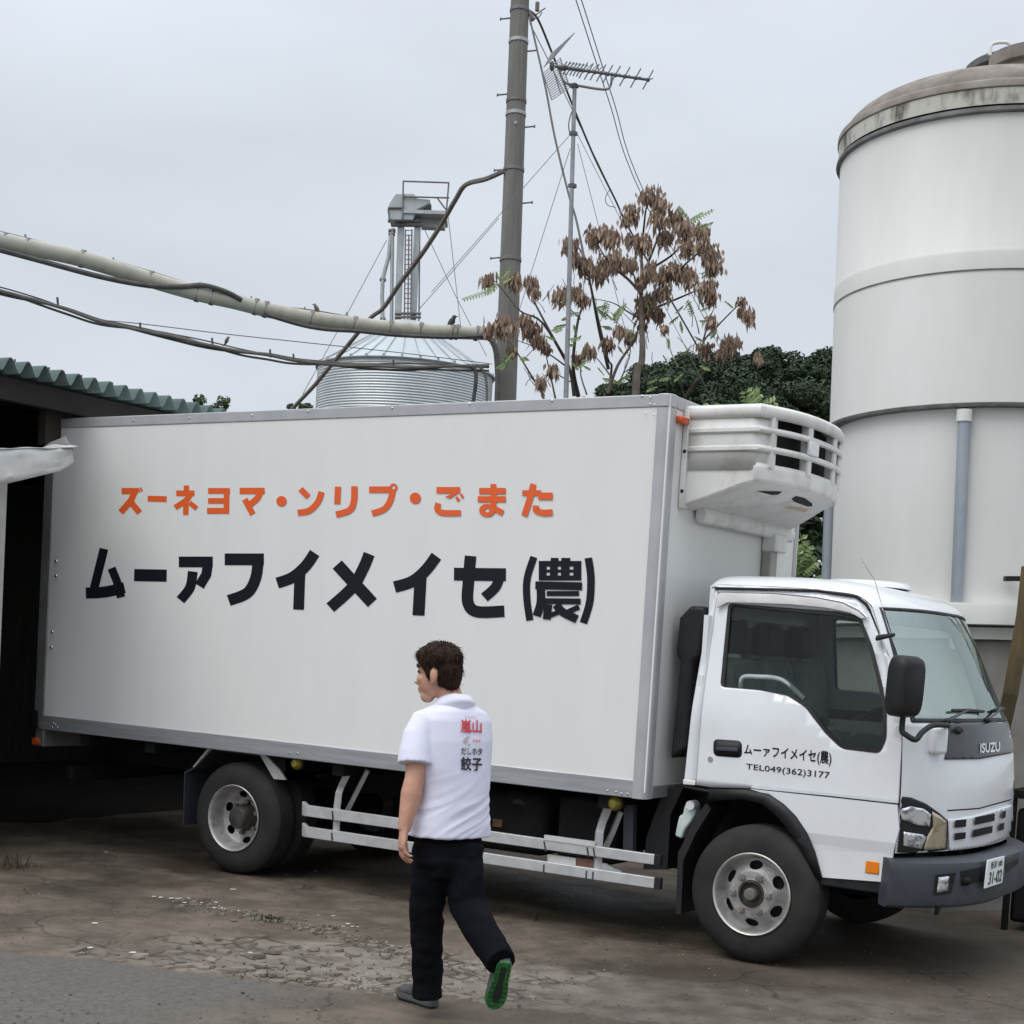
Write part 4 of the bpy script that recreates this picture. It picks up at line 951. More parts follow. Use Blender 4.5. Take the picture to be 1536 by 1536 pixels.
# lettering on the side: strokes cut from film, lying on the panel
Za, Zb = zoomer(100, 700, 3.3391), zoomer(500, 700, 3.3391)
class Strokes:
    def __init__(s): s.b = bmesh.new(); s.k = 0
    def pt(s, q): r = U(q[0], q[1], 1, .005); return V((r.x, .0045 - .00012 * s.k, r.z))
    def stroke(s, Zf, pts, w, curve=False):
        w = w / 3.3391
        p = [V(Zf(*q)) for q in pts]
        if curve: p = [V((a.x, a.y)) for a in spline([(q.x, q.y, 0) for q in p], 7)]
        l, r = [], []
        for i in range(len(p)):
            a = (p[i] - p[i - 1]).normalized() if i else (p[1] - p[0]).normalized()
            c = (p[i + 1] - p[i]).normalized() if i < len(p) - 1 else a
            t = (a + c).normalized(); n = V((-t.y, t.x)); k = min(1.8, 1 / max(.35, n.dot(V((-a.y, a.x)))))
            l.append(p[i] + n * w / 2 * k); r.append(p[i] - n * w / 2 * k)
        for i in range(len(p) - 1):
            s.b.faces.new([s.b.verts.new(s.pt(q)) for q in (l[i], l[i + 1], r[i + 1], r[i])])
        s.k += 1
    def poly(s, Zf, pts): s.b.faces.new([s.b.verts.new(s.pt(Zf(*q))) for q in pts]); s.k += 1
    def rect(s, Zf, x0, y0, x1, y1): s.poly(Zf, ((x0, y0), (x1, y0), (x1, y1), (x0, y1)))
    def disc(s, Zf, c, r, hole=0, sq=1.):
        n = 28; o = [(c[0] + r * math.cos(6.2832 * k / n), c[1] + r * sq * math.sin(6.2832 * k / n)) for k in range(n)]
        if not hole: return s.poly(Zf, o)
        i_ = [(c[0] + hole * math.cos(6.2832 * k / n), c[1] + hole * sq * math.sin(6.2832 * k / n)) for k in range(n)]
        for k in range(n):
            j = (k + 1) % n; s.b.faces.new([s.b.verts.new(s.pt(Zf(*q))) for q in (o[k], o[j], i_[j], i_[k])])
        s.k += 1
    def build(s, name, m, parent):
        for f in s.b.faces:
            f.normal_update()
            if f.normal.y > 0: f.normal_flip()
        me = bpy.data.meshes.new(name); s.b.to_mesh(me); s.b.free()
        return link(name, me, m, parent, 0)
o = Strokes()
o.stroke(Za, [(275, 122), (357, 122)], 31); o.stroke(Za, [(343, 116), (323, 168), (271, 229)], 32); o.stroke(Za, [(318, 174), (366, 231)], 31); o.stroke(Za, [(356, 108), (366, 128)], 10); o.stroke(Za, [(369, 104), (379, 123)], 10)
o.stroke(Za, [(406, 160), (501, 162)], 29)
o.stroke(Za, [(600, 94), (600, 122)], 27); o.stroke(Za, [(549, 133), (640, 133)], 28); o.stroke(Za, [(626, 128), (600, 168), (543, 205)], 28); o.stroke(Za, [(597, 165), (597, 241)], 27); o.stroke(Za, [(615, 180), (652, 209)], 25)
o.stroke(Za, [(709, 121), (818, 121)], 28); o.stroke(Za, [(802, 107), (800, 235)], 28); o.stroke(Za, [(709, 171), (800, 171)], 27); o.stroke(Za, [(704, 221), (812, 221)], 29)
o.stroke(Za, [(867, 121), (992, 121)], 31); o.stroke(Za, [(978, 112), (955, 160), (916, 192)], 31); o.stroke(Za, [(893, 163), (933, 238)], 30)
o.disc(Za, (1077, 173), 26)
o.stroke(Za, [(1172, 112), (1212, 152)], 30); o.stroke(Za, [(1158, 231), (1215, 220), (1258, 178), (1278, 126)], 31, True)
o.stroke(Za, [(1360, 100), (1356, 187)], 30); o.stroke(Za, [(1442, 98), (1440, 170), (1418, 218), (1350, 240)], 32, True)
o.stroke(Zb, [(180, 115), (290, 115)], 32); o.stroke(Zb, [(300, 112), (286, 170), (256, 212), (195, 235)], 31, True); o.disc(Zb, (303, 104), 20, 9)
o.disc(Zb, (412, 158), 28)
o.stroke(Zb, [(518, 118), (636, 118)], 32); o.poly(Zb, [(606, 130), (638, 126), (585, 160), (560, 152)]); o.stroke(Zb, [(617, 152), (631, 172)], 15); o.stroke(Zb, [(639, 137), (652, 157)], 12); o.stroke(Zb, [(528, 183), (522, 212), (550, 231), (640, 232)], 30, True)
o.stroke(Zb, [(732, 122), (865, 122)], 31); o.stroke(Zb, [(725, 163), (865, 163)], 30); o.stroke(Zb, [(803, 87), (803, 222)], 29); o.disc(Zb, (772, 219), 40, 12, .82); o.stroke(Zb, [(790, 200), (852, 233)], 29)
o.stroke(Zb, [(948, 132), (1042, 132)], 28); o.stroke(Zb, [(1004, 87), (986, 160), (958, 247)], 31); o.stroke(Zb, [(1028, 148), (1100, 148)], 36); o.stroke(Zb, [(1017, 195), (1018, 218), (1050, 231), (1100, 229)], 32, True)
o.build('orange_lettering', M_INKOR, box)
k_ = Strokes()
k_.stroke(Za, [(187, 411), (138, 608)], 44); k_.stroke(Za, [(96, 633), (190, 628), (290, 606)], 56, True); k_.stroke(Za, [(225, 508), (252, 575), (273, 655)], 42)
k_.stroke(Za, [(338, 543), (501, 546)], 61)
k_.stroke(Za, [(562, 477), (732, 477)], 54); k_.stroke(Za, [(708, 478), (700, 540), (665, 598)], 50); k_.stroke(Za, [(632, 525), (618, 605), (570, 668)], 49, True)
k_.stroke(Za, [(792, 464), (988, 464)], 59); k_.stroke(Za, [(960, 455), (948, 555), (905, 632), (812, 670)], 56, True)
k_.stroke(Za, [(1243, 432), (1195, 500), (1130, 555), (1055, 583)], 56, True); k_.stroke(Za, [(1169, 522), (1162, 716)], 54)
k_.stroke(Zb, [(180, 437), (150, 510), (95, 605), (-15, 706)], 57, True); k_.stroke(Zb, [(20, 490), (196, 682)], 62)
k_.stroke(Zb, [(517, 448), (462, 520), (395, 575), (307, 603)], 58, True); k_.stroke(Zb, [(438, 545), (427, 745)], 60)
k_.stroke(Zb, [(688, 447), (677, 580), (675, 680), (720, 726), (857, 724)], 58, True); k_.stroke(Zb, [(605, 538), (865, 541)], 64); k_.stroke(Zb, [(840, 525), (815, 600), (757, 655)], 50, True)
k_.stroke(Zb, [(1005, 452), (972, 560), (970, 660), (985, 770)], 36, True); k_.stroke(Zb, [(1278, 457), (1291, 560), (1284, 680), (1253, 783)], 38, True)
for a, b in ((1030, 1069), (1086, 1125), (1141, 1184), (1203, 1243)): k_.rect(Zb, a, 472, b, 570)
for a, b in ((472, 500), (515, 530), (545, 570)): k_.rect(Zb, 1069, a, 1203, b)
k_.rect(Zb, 1090, 457, 1129, 472); k_.rect(Zb, 1143, 457, 1188, 472)
k_.stroke(Zb, [(1013, 594), (1247, 599)], 40); k_.stroke(Zb, [(1040, 605), (1040, 680), (1020, 748)], 42, True); k_.rect(Zb, 1070, 623, 1232, 648); k_.stroke(Zb, [(1045, 673), (1240, 675)], 29)
k_.stroke(Zb, [(1078, 690), (1070, 765)], 40); k_.stroke(Zb, [(1070, 752), (1130, 728)], 24); k_.stroke(Zb, [(1118, 690), (1150, 728), (1222, 764)], 42, True); k_.stroke(Zb, [(1232, 702), (1175, 728)], 26)
k_.build('black_lettering', M_INK, box)

# ---- cooling unit on the front wall of the box
unit = part('cooling_unit', truck)
ZT = zoomer(940, 560, 4.267)
YN, YF = .22, 1.55; YM = (YN + YF) / 2; HWU = (YF - YN) / 2
def ux(y, xe, xm):                                             # plan curve of the unit's bulging front
    t = (y - YM) / HWU; return xe + (xm - xe) * (1 - abs(t) ** 2.4)
NY = 28
def uband(zlo, zhi, elo, ehi, name, m, o_=0., t0=-1, t1=1, parent=unit, bulge=.0, th=.02, side=True):
    """horizontal band round the sides and the curved front"""
    pts = []
    if side: pts += [(X1, YN - o_)] + [(X1 + (elo[0] - X1) * f_, YN - o_) for f_ in (.25, .5, .75)]
    for k in range(NY + 1):
        y = YM + HWU * (t0 + (t1 - t0) * k / NY); pts.append((ux(y, *elo) + o_, y - (o_ if k == 0 and side else 0) + (o_ if k == NY and side else 0)))
    if side: pts += [(X1 + (elo[0] - X1) * f_, YF + o_) for f_ in (.75, .5, .25)] + [(X1, YF + o_)]
    mb = MB(); rows = []
    for z, dx in ((zlo, 0), (zlo + (zhi - zlo) * .25, bulge), (zlo + (zhi - zlo) * .75, bulge), (zhi, 0)):
        row = []
        for (x, y) in pts:
            d = V((1, 0)) if YN < y < YF else V((.0, -1 if y < YM else 1)); row.append(V((x + d.x * dx, y + d.y * dx, z)))
        rows.append(row)
    for a, b in zip(rows, rows[1:]):
        va = [mb.bm.verts.new(p) for p in a]; vb = [mb.bm.verts.new(p) for p in b]
        for i in range(len(va) - 1): mb.bm.faces.new((va[i], va[i + 1], vb[i + 1], vb[i]))
    bmesh.ops.remove_doubles(mb.bm, verts=mb.bm.verts[:], dist=1e-5)
    return mb.build(name, m, parent, smooth=50, solid=th, offset=-1)
ZL, ZH = 2.905, 3.235
TE, TM = -.22, -.075                                             # front at the sides and in the middle
# dark inner body behind the openings
ib = MB(); pl = [(X1, YN + .03)] + [(ux(YM + HWU * .96 * (-1 + 2 * k / NY), TE, TM) - .09, YM + HWU * .96 * (-1 + 2 * k / NY)) for k in range(NY + 1)] + [(X1, YF - .03)]
ib.prism([(x, y, ZL - .02) for x, y in pl], (0, 0, ZH - ZL + .02)); ib.build('inner_body', M_VOID, unit)
def t_at(px, py):
    lo_, hi_ = -1., 1.
    for _ in range(40):
        m_ = (lo_ + hi_) / 2; y = YM + HWU * m_
        if proj((ux(y, TE, TM), y, ZL + .17))[0] < px: lo_ = m_
        else: hi_ = m_
    return lo_
T1, T2, T3 = t_at(1160, 0), t_at(1214, 0), t_at(1250, 0)
# smooth side cheeks (solid as far as the grille starts)
WCH = YM + HWU * T1 - YN
for ya, sg in ((YN, 1), (YF, -1)):
    ck = MB(); rows = []
    for z in (ZL - .01, (ZL + ZH) / 2, ZH):
        row = [V((X1, ya, z)), V((X1 + .15, ya, z)), V((TE - .06, ya, z))]
        for k in range(9):
            y = ya + sg * (k / 8) * WCH; row.append(V((ux(y, TE, TM) - .012 - .10 * max(0, 1 - k / 1.6) ** 2 * .35, y, z)))
        rows.append(row)
    for a, b in zip(rows, rows[1:]):
        va = [ck.bm.verts.new(p) for p in a]; vb = [ck.bm.verts.new(p) for p in b]
        for i in range(len(va) - 1): ck.bm.faces.new((va[i], va[i + 1], vb[i + 1], vb[i]))
    bmesh.ops.remove_doubles(ck.bm, verts=ck.bm.verts[:], dist=1e-5)
    ck.build('side_cheek', M_UNIT, unit, smooth=50, solid=.015, offset=0)
uband(ZH - .035, ZH + .045, (TE, TM), None, 'top_lip', M_UNIT, .012, bulge=.016)
for zc in (ZL + .225, ZL + .115): uband(zc - .020, zc + .020, (TE, TM), None, 'grille_bar', M_UNIT, .012, bulge=.012)
uband(ZL - .085, ZL + .03, (TE, TM + .0), None, 'lower_lip', M_UNIT, .001, bulge=.004, side=False)
for t_ in (T1, T2, T3, .72):
    y = YM + HWU * t_; x = ux(y, TE, TM)
    MB().box((x - .05, y - .035, ZL), (x + .012, y + .035, ZH)).build('grille_upright', M_UNIT, unit, bevel=.012)
y = YM + HWU * (T2 + .03); x = ux(y, TE, TM)
MB().box((x - .0, y - .075, ZL + .13), (x + .028, y + .075, ZL + .215)).build('badge', M_PLATE, unit, bevel=.008)
# top cover and belly
tp = MB(); pl = [(X1, YN)] + [(ux(YM + HWU * (-1 + 2 * k / NY), TE, TM), YM + HWU * (-1 + 2 * k / NY)) for k in range(NY + 1)] + [(X1, YF)]
tp.prism([(x, y, ZH + .02) for x, y in pl], (0, 0, .03)); tp.build('top_cover', M_UNIT, unit, bevel=.012)
be = MB(); rows = []
for f_, zz, ins in ((0, ZL - .08, .0), (.18, ZL - .10, .0), (.45, ZL - .145, .0), (.8, ZL - .20, .0), (1, ZL - .235, .0)):
    row = []
    for k in range(NY + 1):
        t = -1 + 2 * k / NY; y = YM + (HWU - ins) * t + f_ * (t + 1) / 2 * .38; xf = ux(YM + HWU * t, TE, TM) - .01
        row.append(V((xf * (1 - f_) + X1 * f_, y, zz)))
    rows.append(row)
for a, b in zip(rows, rows[1:]):
    va = [be.bm.verts.new(p) for p in a]; vb = [be.bm.verts.new(p) for p in b]
    for i in range(len(va) - 1): be.bm.faces.new((va[i], va[i + 1], vb[i + 1], vb[i]))
bmesh.ops.remove_doubles(be.bm, verts=be.bm.verts[:], dist=1e-5)
belly = be.build('belly_pan', M_UNIT, unit, smooth=40)
for ya, sg in ((YN, 1), (YF, -1)):                             # lower side skirts
    MB().prism([(X1, ya, ZL + .02), (TE, ya, ZL + .02)] + [((TE - .01) * (1 - f_) + X1 * f_, ya, zz) for f_, zz in ((0, ZL - .08), (.18, ZL - .10), (.45, ZL - .145), (.8, ZL - .20), (1, ZL - .235))], (0, sg * .03, 0)).build('side_skirt', M_UNIT, unit, bevel=.012)
    MB().box((X1 - .001, ya - .03, ZL - .245), (X1 + .035, ya + .03, ZH + .02)).build('mount_flange', M_UNIT, unit, bevel=.006)
bt = MB()
for z in (ZH - .05, ZL + .10, ZL - .14): bt.ball((X1 + .02, YN - .031, z), (.012, .006, .012), 8, 6)
for z in (ZH - .11, ZL + .03): bt.ball((TE - .02, YN + .03, z), (.012, .012, .012), 8, 6)
bt.build('mount_bolt', M_BLACK, unit)
vb = bvh_of(belly)
decal([[ZT(*q) for q in ((832, 752), (995, 755), (970, 775), (930, 778))], [ZT(*q) for q in ((1055, 800), (1085, 785), (1140, 797), (1185, 830), (1190, 848), (1160, 852), (1070, 820))]], [vb], .002, 'air_slot', M_VOID, unit)
M_STICK = mat('worn_sticker', (.62, .52, .42), .6, col2=(.55, .33, .20), nscale=14)
decal([[ZT(*q) for q in ((1030, 848), (1160, 870), (1140, 888), (1010, 862))]], [vb], .002, 'sticker', M_STICK, unit)
# condensate channel and pipe
qa, qb = U(*ZT(475, 905), 0, X1 + .05), U(*ZT(1050, 1040), 0, X1 + .05)
MB().tube([qa, qb], [(.05, .035)] * 2, 10, wide=(0, 0, 1)).build('drip_channel', M_UNIT, unit)
qc = U(*ZT(930, 1050), 0, X1 + .04)
MB().box((X1, qc.y - .075, qc.z - .10), (X1 + .10, qc.y + .14, qc.z + .02)).build('pipe_bracket', M_UNIT, unit, bevel=.01)
M_DUCT = mat('refrigerant_duct', (.42, .39, .34), .6, col2=(.33, .30, .26), nscale=5)
MB().box((X1, qc.y - .065, 1.2), (X1 + .07, qc.y + .055, qc.z - .06)).build('pipe_duct', M_DUCT, unit, bevel=.01)

# ---- cab shell from rows: (centre x, side x, centre z, side z, half width)
YC = 1.1
ROWS = [(1.115, .815, .755, .74, 1.0), (1.13, .822, .90, .89, 1.003), (1.135, .825, 1.05, 1.04, 1.005), (1.125, .822, 1.18, 1.17, 1.004), (1.105, .815, 1.31, 1.30, 1.0), (1.065, .803, 1.455, 1.445, .995), (1.05, .797, 1.485, 1.475, .99),
        (.985, .755, 1.61, 1.60, .975), (.92, .705, 1.74, 1.725, .96), (.855, .655, 1.87, 1.86, .942), (.79, .605, 2.0, 1.99, .925), (.725, .555, 2.115, 2.10, .905),
        (.69, .53, 2.155, 2.13, .90), (.62, .49, 2.20, 2.155, .895), (.50, .43, 2.24, 2.178, .89), (.30, .28, 2.268, 2.192, .885), (.05, .04, 2.282, 2.205, .885), (-.2, -.2, 2.283, 2.208, .885), (-.42, -.43, 2.278, 2.206, .885), (-.465, -.475, 2.25, 2.178, .885)]
def interp(s):
    i = min(int(s), len(ROWS) - 2); f_ = s - i
    g_ = lambda k: ROWS[max(0, min(k, len(ROWS) - 1))]
    a, b, c_, d = g_(i - 1), g_(i), g_(i + 1), g_(i + 2)
    return [.5 * (2 * b[j] + (c_[j] - a[j]) * f_ + (2 * a[j] - 5 * b[j] + 4 * c_[j] - d[j]) * f_ ** 2 + (3 * b[j] - a[j] - 3 * c_[j] + d[j]) * f_ ** 3) for j in range(5)]
def F(t, s):
    xc, xs, zc, zs, hw = interp(s)
    pz = 9 if s > 13 else 2.4 + max(0, s - 11) * 3.3; q = 1 - abs(t) ** 2.5
    return V((xs + (xc - xs) * q, YC + hw * t, zs + (zc - zs) * (1 - abs(t) ** pz)))
def tgrid(n):                                                   # denser towards the sides
    return [math.sin((-1 + 2 * k / n) * math.pi / 2) for k in range(n + 1)]
def fpatch(s0, s1, name, m, parent, ns, t0=-1, t1=1, off=0., solid=0., smooth=60, nt=36):
    mb = MB(); ts = [t for t in tgrid(nt) if t0 < t < t1]; ts = [t0] + ts + [t1]
    rows = []
    for k in range(ns + 1):
        s = s0 + (s1 - s0) * k / ns; row = []
        for t in ts:
            p = F(t, s)
            if off:
                n = (F(min(1, t + .01), s) - F(max(-1, t - .01), s)).cross(F(t, min(len(ROWS) - 1, s + .05)) - F(t, max(0, s - .05))).normalized()
                p = p + n * off
            row.append(mb.bm.verts.new(p))
        rows.append(row)
    for a, b in zip(rows, rows[1:]):
        for i in range(len(a) - 1): mb.bm.faces.new((a[i], a[i + 1], b[i + 1], b[i]))
    return mb.build(name, m, parent, smooth=smooth, solid=solid, offset=-1)
cab = part('cab', truck)
front = fpatch(0, 6, 'front_panel', M_CAB, cab, 18)
roof = fpatch(11.05, 19, 'cab_roof', M_CAB, cab, 24, smooth=70)
# surround of the windscreen (A-pillars) and the screen itself
for a, b in ((-1, -.925), (.925, 1)): fpatch(5.95, 11.1, 'windscreen_pillar', M_CAB, cab, 12, a, b, off=0)
ws = fpatch(6.02, 11.0, 'windscreen', M_WINDGLASS, truck, 14, -.93, .93, off=-.002, smooth=80)
for (a, b, s0, s1) in ((-.945, -.915, 6, 11.1), (.915, .945, 6, 11.1)): fpatch(s0, s1, 'windscreen_seal', M_RUBBER, ws, 12, a, b, off=.004, solid=.006)
fpatch(10.92, 11.12, 'windscreen_seal', M_RUBBER, ws, 2, -.93, .93, off=.004, solid=.006)
fpatch(5.93, 6.2, 'windscreen_seal', M_RUBBER, ws, 2, -.94, .94, off=.004, solid=.006)
# side walls: polygons in (x, z); far side mirrored
def ys(z):
    if z < .75: return .105 + (.75 - z) * .05
    b_ = max(0, z - 1.35)
    return .098 + max(0, 1.45 - z) * .006 + (b_ * b_ / .4 * .155 if b_ < .2 else (b_ - .1) * .155)
def side_pt(off=0., far=False):
    def f_(x, z):
        y = ys(z) - off; return V((x, 2 * YC - y if far else y, z))
    return f_
ZC = zoomer(1000, 840, 2.478)
def sp(x, y):                                                   # photo (zoom) -> (x, z) on the door plane
    q = U(*ZC(x, y), 1, .1)
    for _ in range(4): q = U(*ZC(x, y), 1, ys(q.z))
    return (q.x, q.z)
def rounded(poly, r, n=5):
    out = []
    for i, p in enumerate(poly):
        a, c_ = V(poly[i - 1]), V(poly[(i + 1) % len(poly)]); p = V(p); da, dc = (a - p), (c_ - p)
        rr = min(r, da.length * .45, dc.length * .45); p0, p1 = p + da.normalized() * rr, p + dc.normalized() * rr
        for k in range(n + 1):
            f_ = k / n; out.append(tuple(p0 * (1 - f_) ** 2 + p * 2 * f_ * (1 - f_) + p1 * f_ ** 2))
    return out
WIN = rounded([sp(*q) for q in ((232, 163), (203, 470), (345, 482), (455, 503), (520, 545), (590, 640), (650, 698), (790, 716), (815, 660), (815, 560), (800, 470), (765, 330), (718, 212), (640, 196))], .03, 4)
DOOR = [sp(*q) for q in ((110, 836), (170, 845), (310, 848), (600, 876), (861, 905), (872, 700), (873, 600), (858, 478), (820, 360), (752, 193), (736, 166), (700, 140), (560, 120), (192, 110))]
CUTS = [(1, .5 + .0601 * k) for k in range(30)] + [(0, -.55 + .0713 * k) for k in range(21)]
PIL = [sp(*q) for q in ((64, 832), (106, 836), (189, 109), (172, 104))]
M_GAP = M_VOID
for far in (False, True):
    d_ = MB().fill([DOOR, WIN], side_pt(0, far), CUTS)
    door = d_.build('door', M_CAB, truck, smooth=30, solid=.03, offset=-1 if not far else -1)
    MB().fill([WIN], side_pt(-.014, far), CUTS).build('window', M_SIDEGLASS, door, smooth=0)
    seal = MB(); inner = WIN; cxy = V((sum(p[0] for p in WIN) / len(WIN), sum(p[1] for p in WIN) / len(WIN)))
    smaller = [tuple(V(p) + (cxy - V(p)).normalized() * .018) for p in WIN]
    MB().fill([[tuple(V(p) + (V(p) - cxy).normalized() * .006) for p in WIN], smaller], side_pt(.003, far), CUTS).build('window_seal', M_RUBBER, door, solid=.012, smooth=0)
    MB().fill([PIL], side_pt(0, far), CUTS).build('rear_pillar', M_CAB, cab, solid=.03, smooth=30)
    if not far: near_door = door
# frame strip above the door and in front of the window (roof side and A-pillar outer)
hdr = MB()
for far in (False, True):
    top_e = [sp(*q) for q in ((172, 100), (192, 104), (560, 113), (705, 134), (744, 162), (760, 190), (828, 360), (866, 478), (880, 600), (879, 640))]
    out_e = [(F(-1, 19).x, F(-1, 19).z)] + [(F(-1, s).x - .004, F(-1, s).z - .002) for s in (18, 17, 16, 15, 14, 13, 12, 11, 10, 9, 8, 7, 6)]
    MB().fill([top_e + out_e[::-1]], side_pt(.001, far), CUTS).build('door_frame', M_CAB, cab, solid=.02, smooth=30)
# lower corner panel in front of the wheel
LOW = [sp(*q) for q in ((315, 851), (600, 881), (861, 910), (868, 1000), (845, 1085), (838, 1120), (827, 1197), (575, 1178), (548, 1080), (520, 1010), (478, 950), (430, 905), (380, 870))]
def low_pt(far):
    def f_(x, z):
        y = ys(z) + (.0 if z > .80 else min(.010, (.80 - z) * .14)); return V((x, 2 * YC - y if far else y, z))
    return f_
for far in (False, True): lo_p = MB().fill([LOW], low_pt(far), CUTS + [(1, .80), (1, .74)]).build('step_panel', M_CAB, cab, solid=.02, smooth=0)
for far in (False, True):
    yy = .12 if not far else 2 * YC - .15
    MB().box((-.46, yy, 1.0), (.78, yy + .03, 1.46)).build('door_inner', M_TRIM, cab)
    ya = .125 if not far else 2 * YC - .145
    MB().prism([(x, ya, z) for x, z in [sp(*q) for q in ((100, 834), (320, 846), (880, 915), (880, 1000), (830, 1100), (845, 985), (500, 935), (380, 868), (100, 850))]], (0, .02, 0)).build('gap_backing', M_VOID, cab)
sill = MB().prism([(sp(62, 815)[0], .094, sp(62, 815)[1]), (sp(108, 822)[0], .094, sp(108, 822)[1]), (sp(106, 838)[0], .094, sp(106, 838)[1]), (sp(62, 834)[0], .094, sp(62, 834)[1])], (0, .03, 0)); sill.build('sill_edge', M_CABDIRT, cab, bevel=.004)
# back wall of the cab with a rear window opening, floor
MB().box((-.46, .12, 1.0), (-.43, 2.08, 1.66)).build('back_wall', M_CAB, cab)
MB().box((-.46, .20, 2.02), (-.43, 2.0, 2.2)).build('back_wall', M_CAB, cab)
for a, b in ((.14, .45), (1.75, 2.06)): MB().box((-.46, a, 1.66), (-.43, b, 2.02)).build('back_wall', M_CAB, cab)
MB().box((-.446, .45, 1.66), (-.442, 1.75, 2.02)).build('rear_window', M_SIDEGLASS, cab, smooth=0)
MB().box((-.45, .13, .96), (.80, 2.07, 1.0)).build('cab_floor', M_DARK, cab)
MB().box((.60, .16, 1.0), (.78, 2.04, 1.30)).build('bulkhead', M_TRIM, cab)
MB().box((-.40, .26, 2.14), (.50, 1.94, 2.16)).build('headliner', M_SEAT, cab)
# interior
dash = MB(); dash.prism([(.80, .17, 1.0), (.80, .17, 1.42), (.72, .17, 1.46), (.52, .17, 1.40), (.48, .17, 1.28), (.62, .17, 1.0)], (0, 1.86, 0)); dash.build('dashboard', M_TRIM, truck, bevel=.03)
def seat(y, w, hd=True, nm='seat'):
    s_ = MB().box((-.34, y - w / 2, 1.05), (.16, y + w / 2, 1.22)).build(nm, M_SEAT, truck, bevel=.05, segs=4)
    mt = Matrix.Translation((-.30, y, 1.2)) @ Matrix.Rotation(R(-10), 4, 'Y')
    MB().box((-.07, -w / 2, 0), (.07, w / 2, .58), mt).build('backrest', M_SEAT, s_, bevel=.05, segs=4)
    if hd: MB().box((-.05, -.14, .61), (.05, .14, .82), mt).build('headrest', M_TRIM, s_, bevel=.04, segs=4)
seat(.50, .50); seat(1.10, .42); seat(1.66, .50)
wc_ = V((.40, .52, 1.42)); wn_ = V((-.55, 0, .83)).normalized(); wa = wn_.orthogonal().normalized(); wb_ = wn_.cross(wa)
sw = MB(); sw.tube([wc_ + wa * .20 * math.cos(6.2832 * k / 32) + wb_ * .20 * math.sin(6.2832 * k / 32) for k in range(33)], .015, 8)
for k in (0, 2.1, 4.2): sw.cyl(wc_, wc_ + wa * .2 * math.cos(k) + wb_ * .2 * math.sin(k), .014)
sw.ball(wc_, .05); sw.cyl(wc_, wc_ - wn_ * .35, .03); sw.build('steering_wheel', M_BLACK, truck)
gr = MB(); gr.tube(spline([V((-.20, .155, 1.60)), V((-.19, .155, 1.66)), V((-.1, .155, 1.67)), V((.06, .155, 1.66)), V((.2, .155, 1.56))], 5), .016, 8); gr.build('grab_rail', M_SEAT, truck)
# door details
nd_b = [bvh_of(near_door)]
hm_ = MB().fill([rounded([sp(*q) for q in ((174, 665), (280, 672), (280, 736), (174, 728))], .034, 6)], side_pt(.002)).build('handle', M_BLACK, near_door, solid=.01, offset=1)
hx = [sp(*q) for q in ((188, 694), (268, 699), (268, 712), (188, 707))]; MB().prism([(x, ys(z) - .022, z) for x, z in hx], (0, .012, 0)).build('handle_lever', M_BUMPER, near_door, bevel=.003)
kx = sp(163, 740); MB().cyl((kx[0], ys(kx[1]) - .004, kx[1]), (kx[0], ys(kx[1]) + .01, kx[1]), .017).build('key_lock', M_CHROME, near_door)
text_on('ムーァフイメイセ(農)', [ZC(*q) for q in ((289, 682), (614, 710), (612, 768), (287, 728))], nd_b, .0015, 'company_lettering', M_INK, near_door, .02)
text_on('TEL049(362)3177', [ZC(*q) for q in ((296, 756), (607, 788), (605, 820), (294, 783))], nd_b, .0015, 'phone_lettering', M_INK, near_door, .006)
# rain visor over the window
vp = [sp(*q) for q in ((192, 178), (205, 122), (400, 128), (560, 143), (660, 164), (712, 192), (745, 216), (728, 218), (690, 196), (600, 178), (480, 166), (330, 160), (232, 158))]
MB().fill([vp], side_pt(.028), CUTS).build('rain_visor', M_VISOR, near_door, solid=.014, offset=-1, bevel=.004)
vt = MB().tube([V((x, ys(z) - .022, z)) for x, z in [sp(*q) for q in ((198, 122), (400, 125), (560, 139), (660, 158), (722, 188), (748, 214))]], .007, 6); vt.build('visor_trim', M_CHROME, near_door)
dl = MB().tube([V((x, ys(z) - .006, z)) for x, z in [sp(*q) for q in ((172, 103), (192, 105), (560, 114), (706, 135), (745, 164), (756, 185))]], .008, 6); dl.build('roof_gutter', M_RUBBER, cab)
# front panel details laid on the shell
fb = [bvh_of(front)]
cow = decal([[ZC(*q) for q in ((1046, 612), (1090, 606), (1200, 604), (1284, 592), (1297, 715), (1160, 740), (1030, 742), (1042, 690))]], fb, .004, 'cowl_panel', M_COWL, truck, 4, .004)
text_on('ISUZU', [ZC(*q) for q in ((1162, 682), (1236, 676), (1236, 712), (1162, 719))], [bvh_of(cow)], .005, 'maker_lettering', M_CHROME, cow, .035)
decal([[ZC(*q) for q in ((1042, 929), (1160, 921), (1283, 887), (1284, 892), (1160, 926), (1043, 934))]], fb, .001, 'bonnet_gap', M_VOID, front, 4)
decal([[ZC(*q) for q in ((1297, 715), (1301, 716), (1290, 880), (1286, 880))]], fb, .001, 'bonnet_gap', M_VOID, front, 3)
grl = decal([[ZC(*q) for q in ((1040, 960), (1060, 962), (1140, 948), (1276, 908), (1280, 1020), (1170, 1062), (1045, 1078))]], fb, .006, 'grille', M_CAB, truck, 4, .01)
gb_ = [bvh_of(grl)]
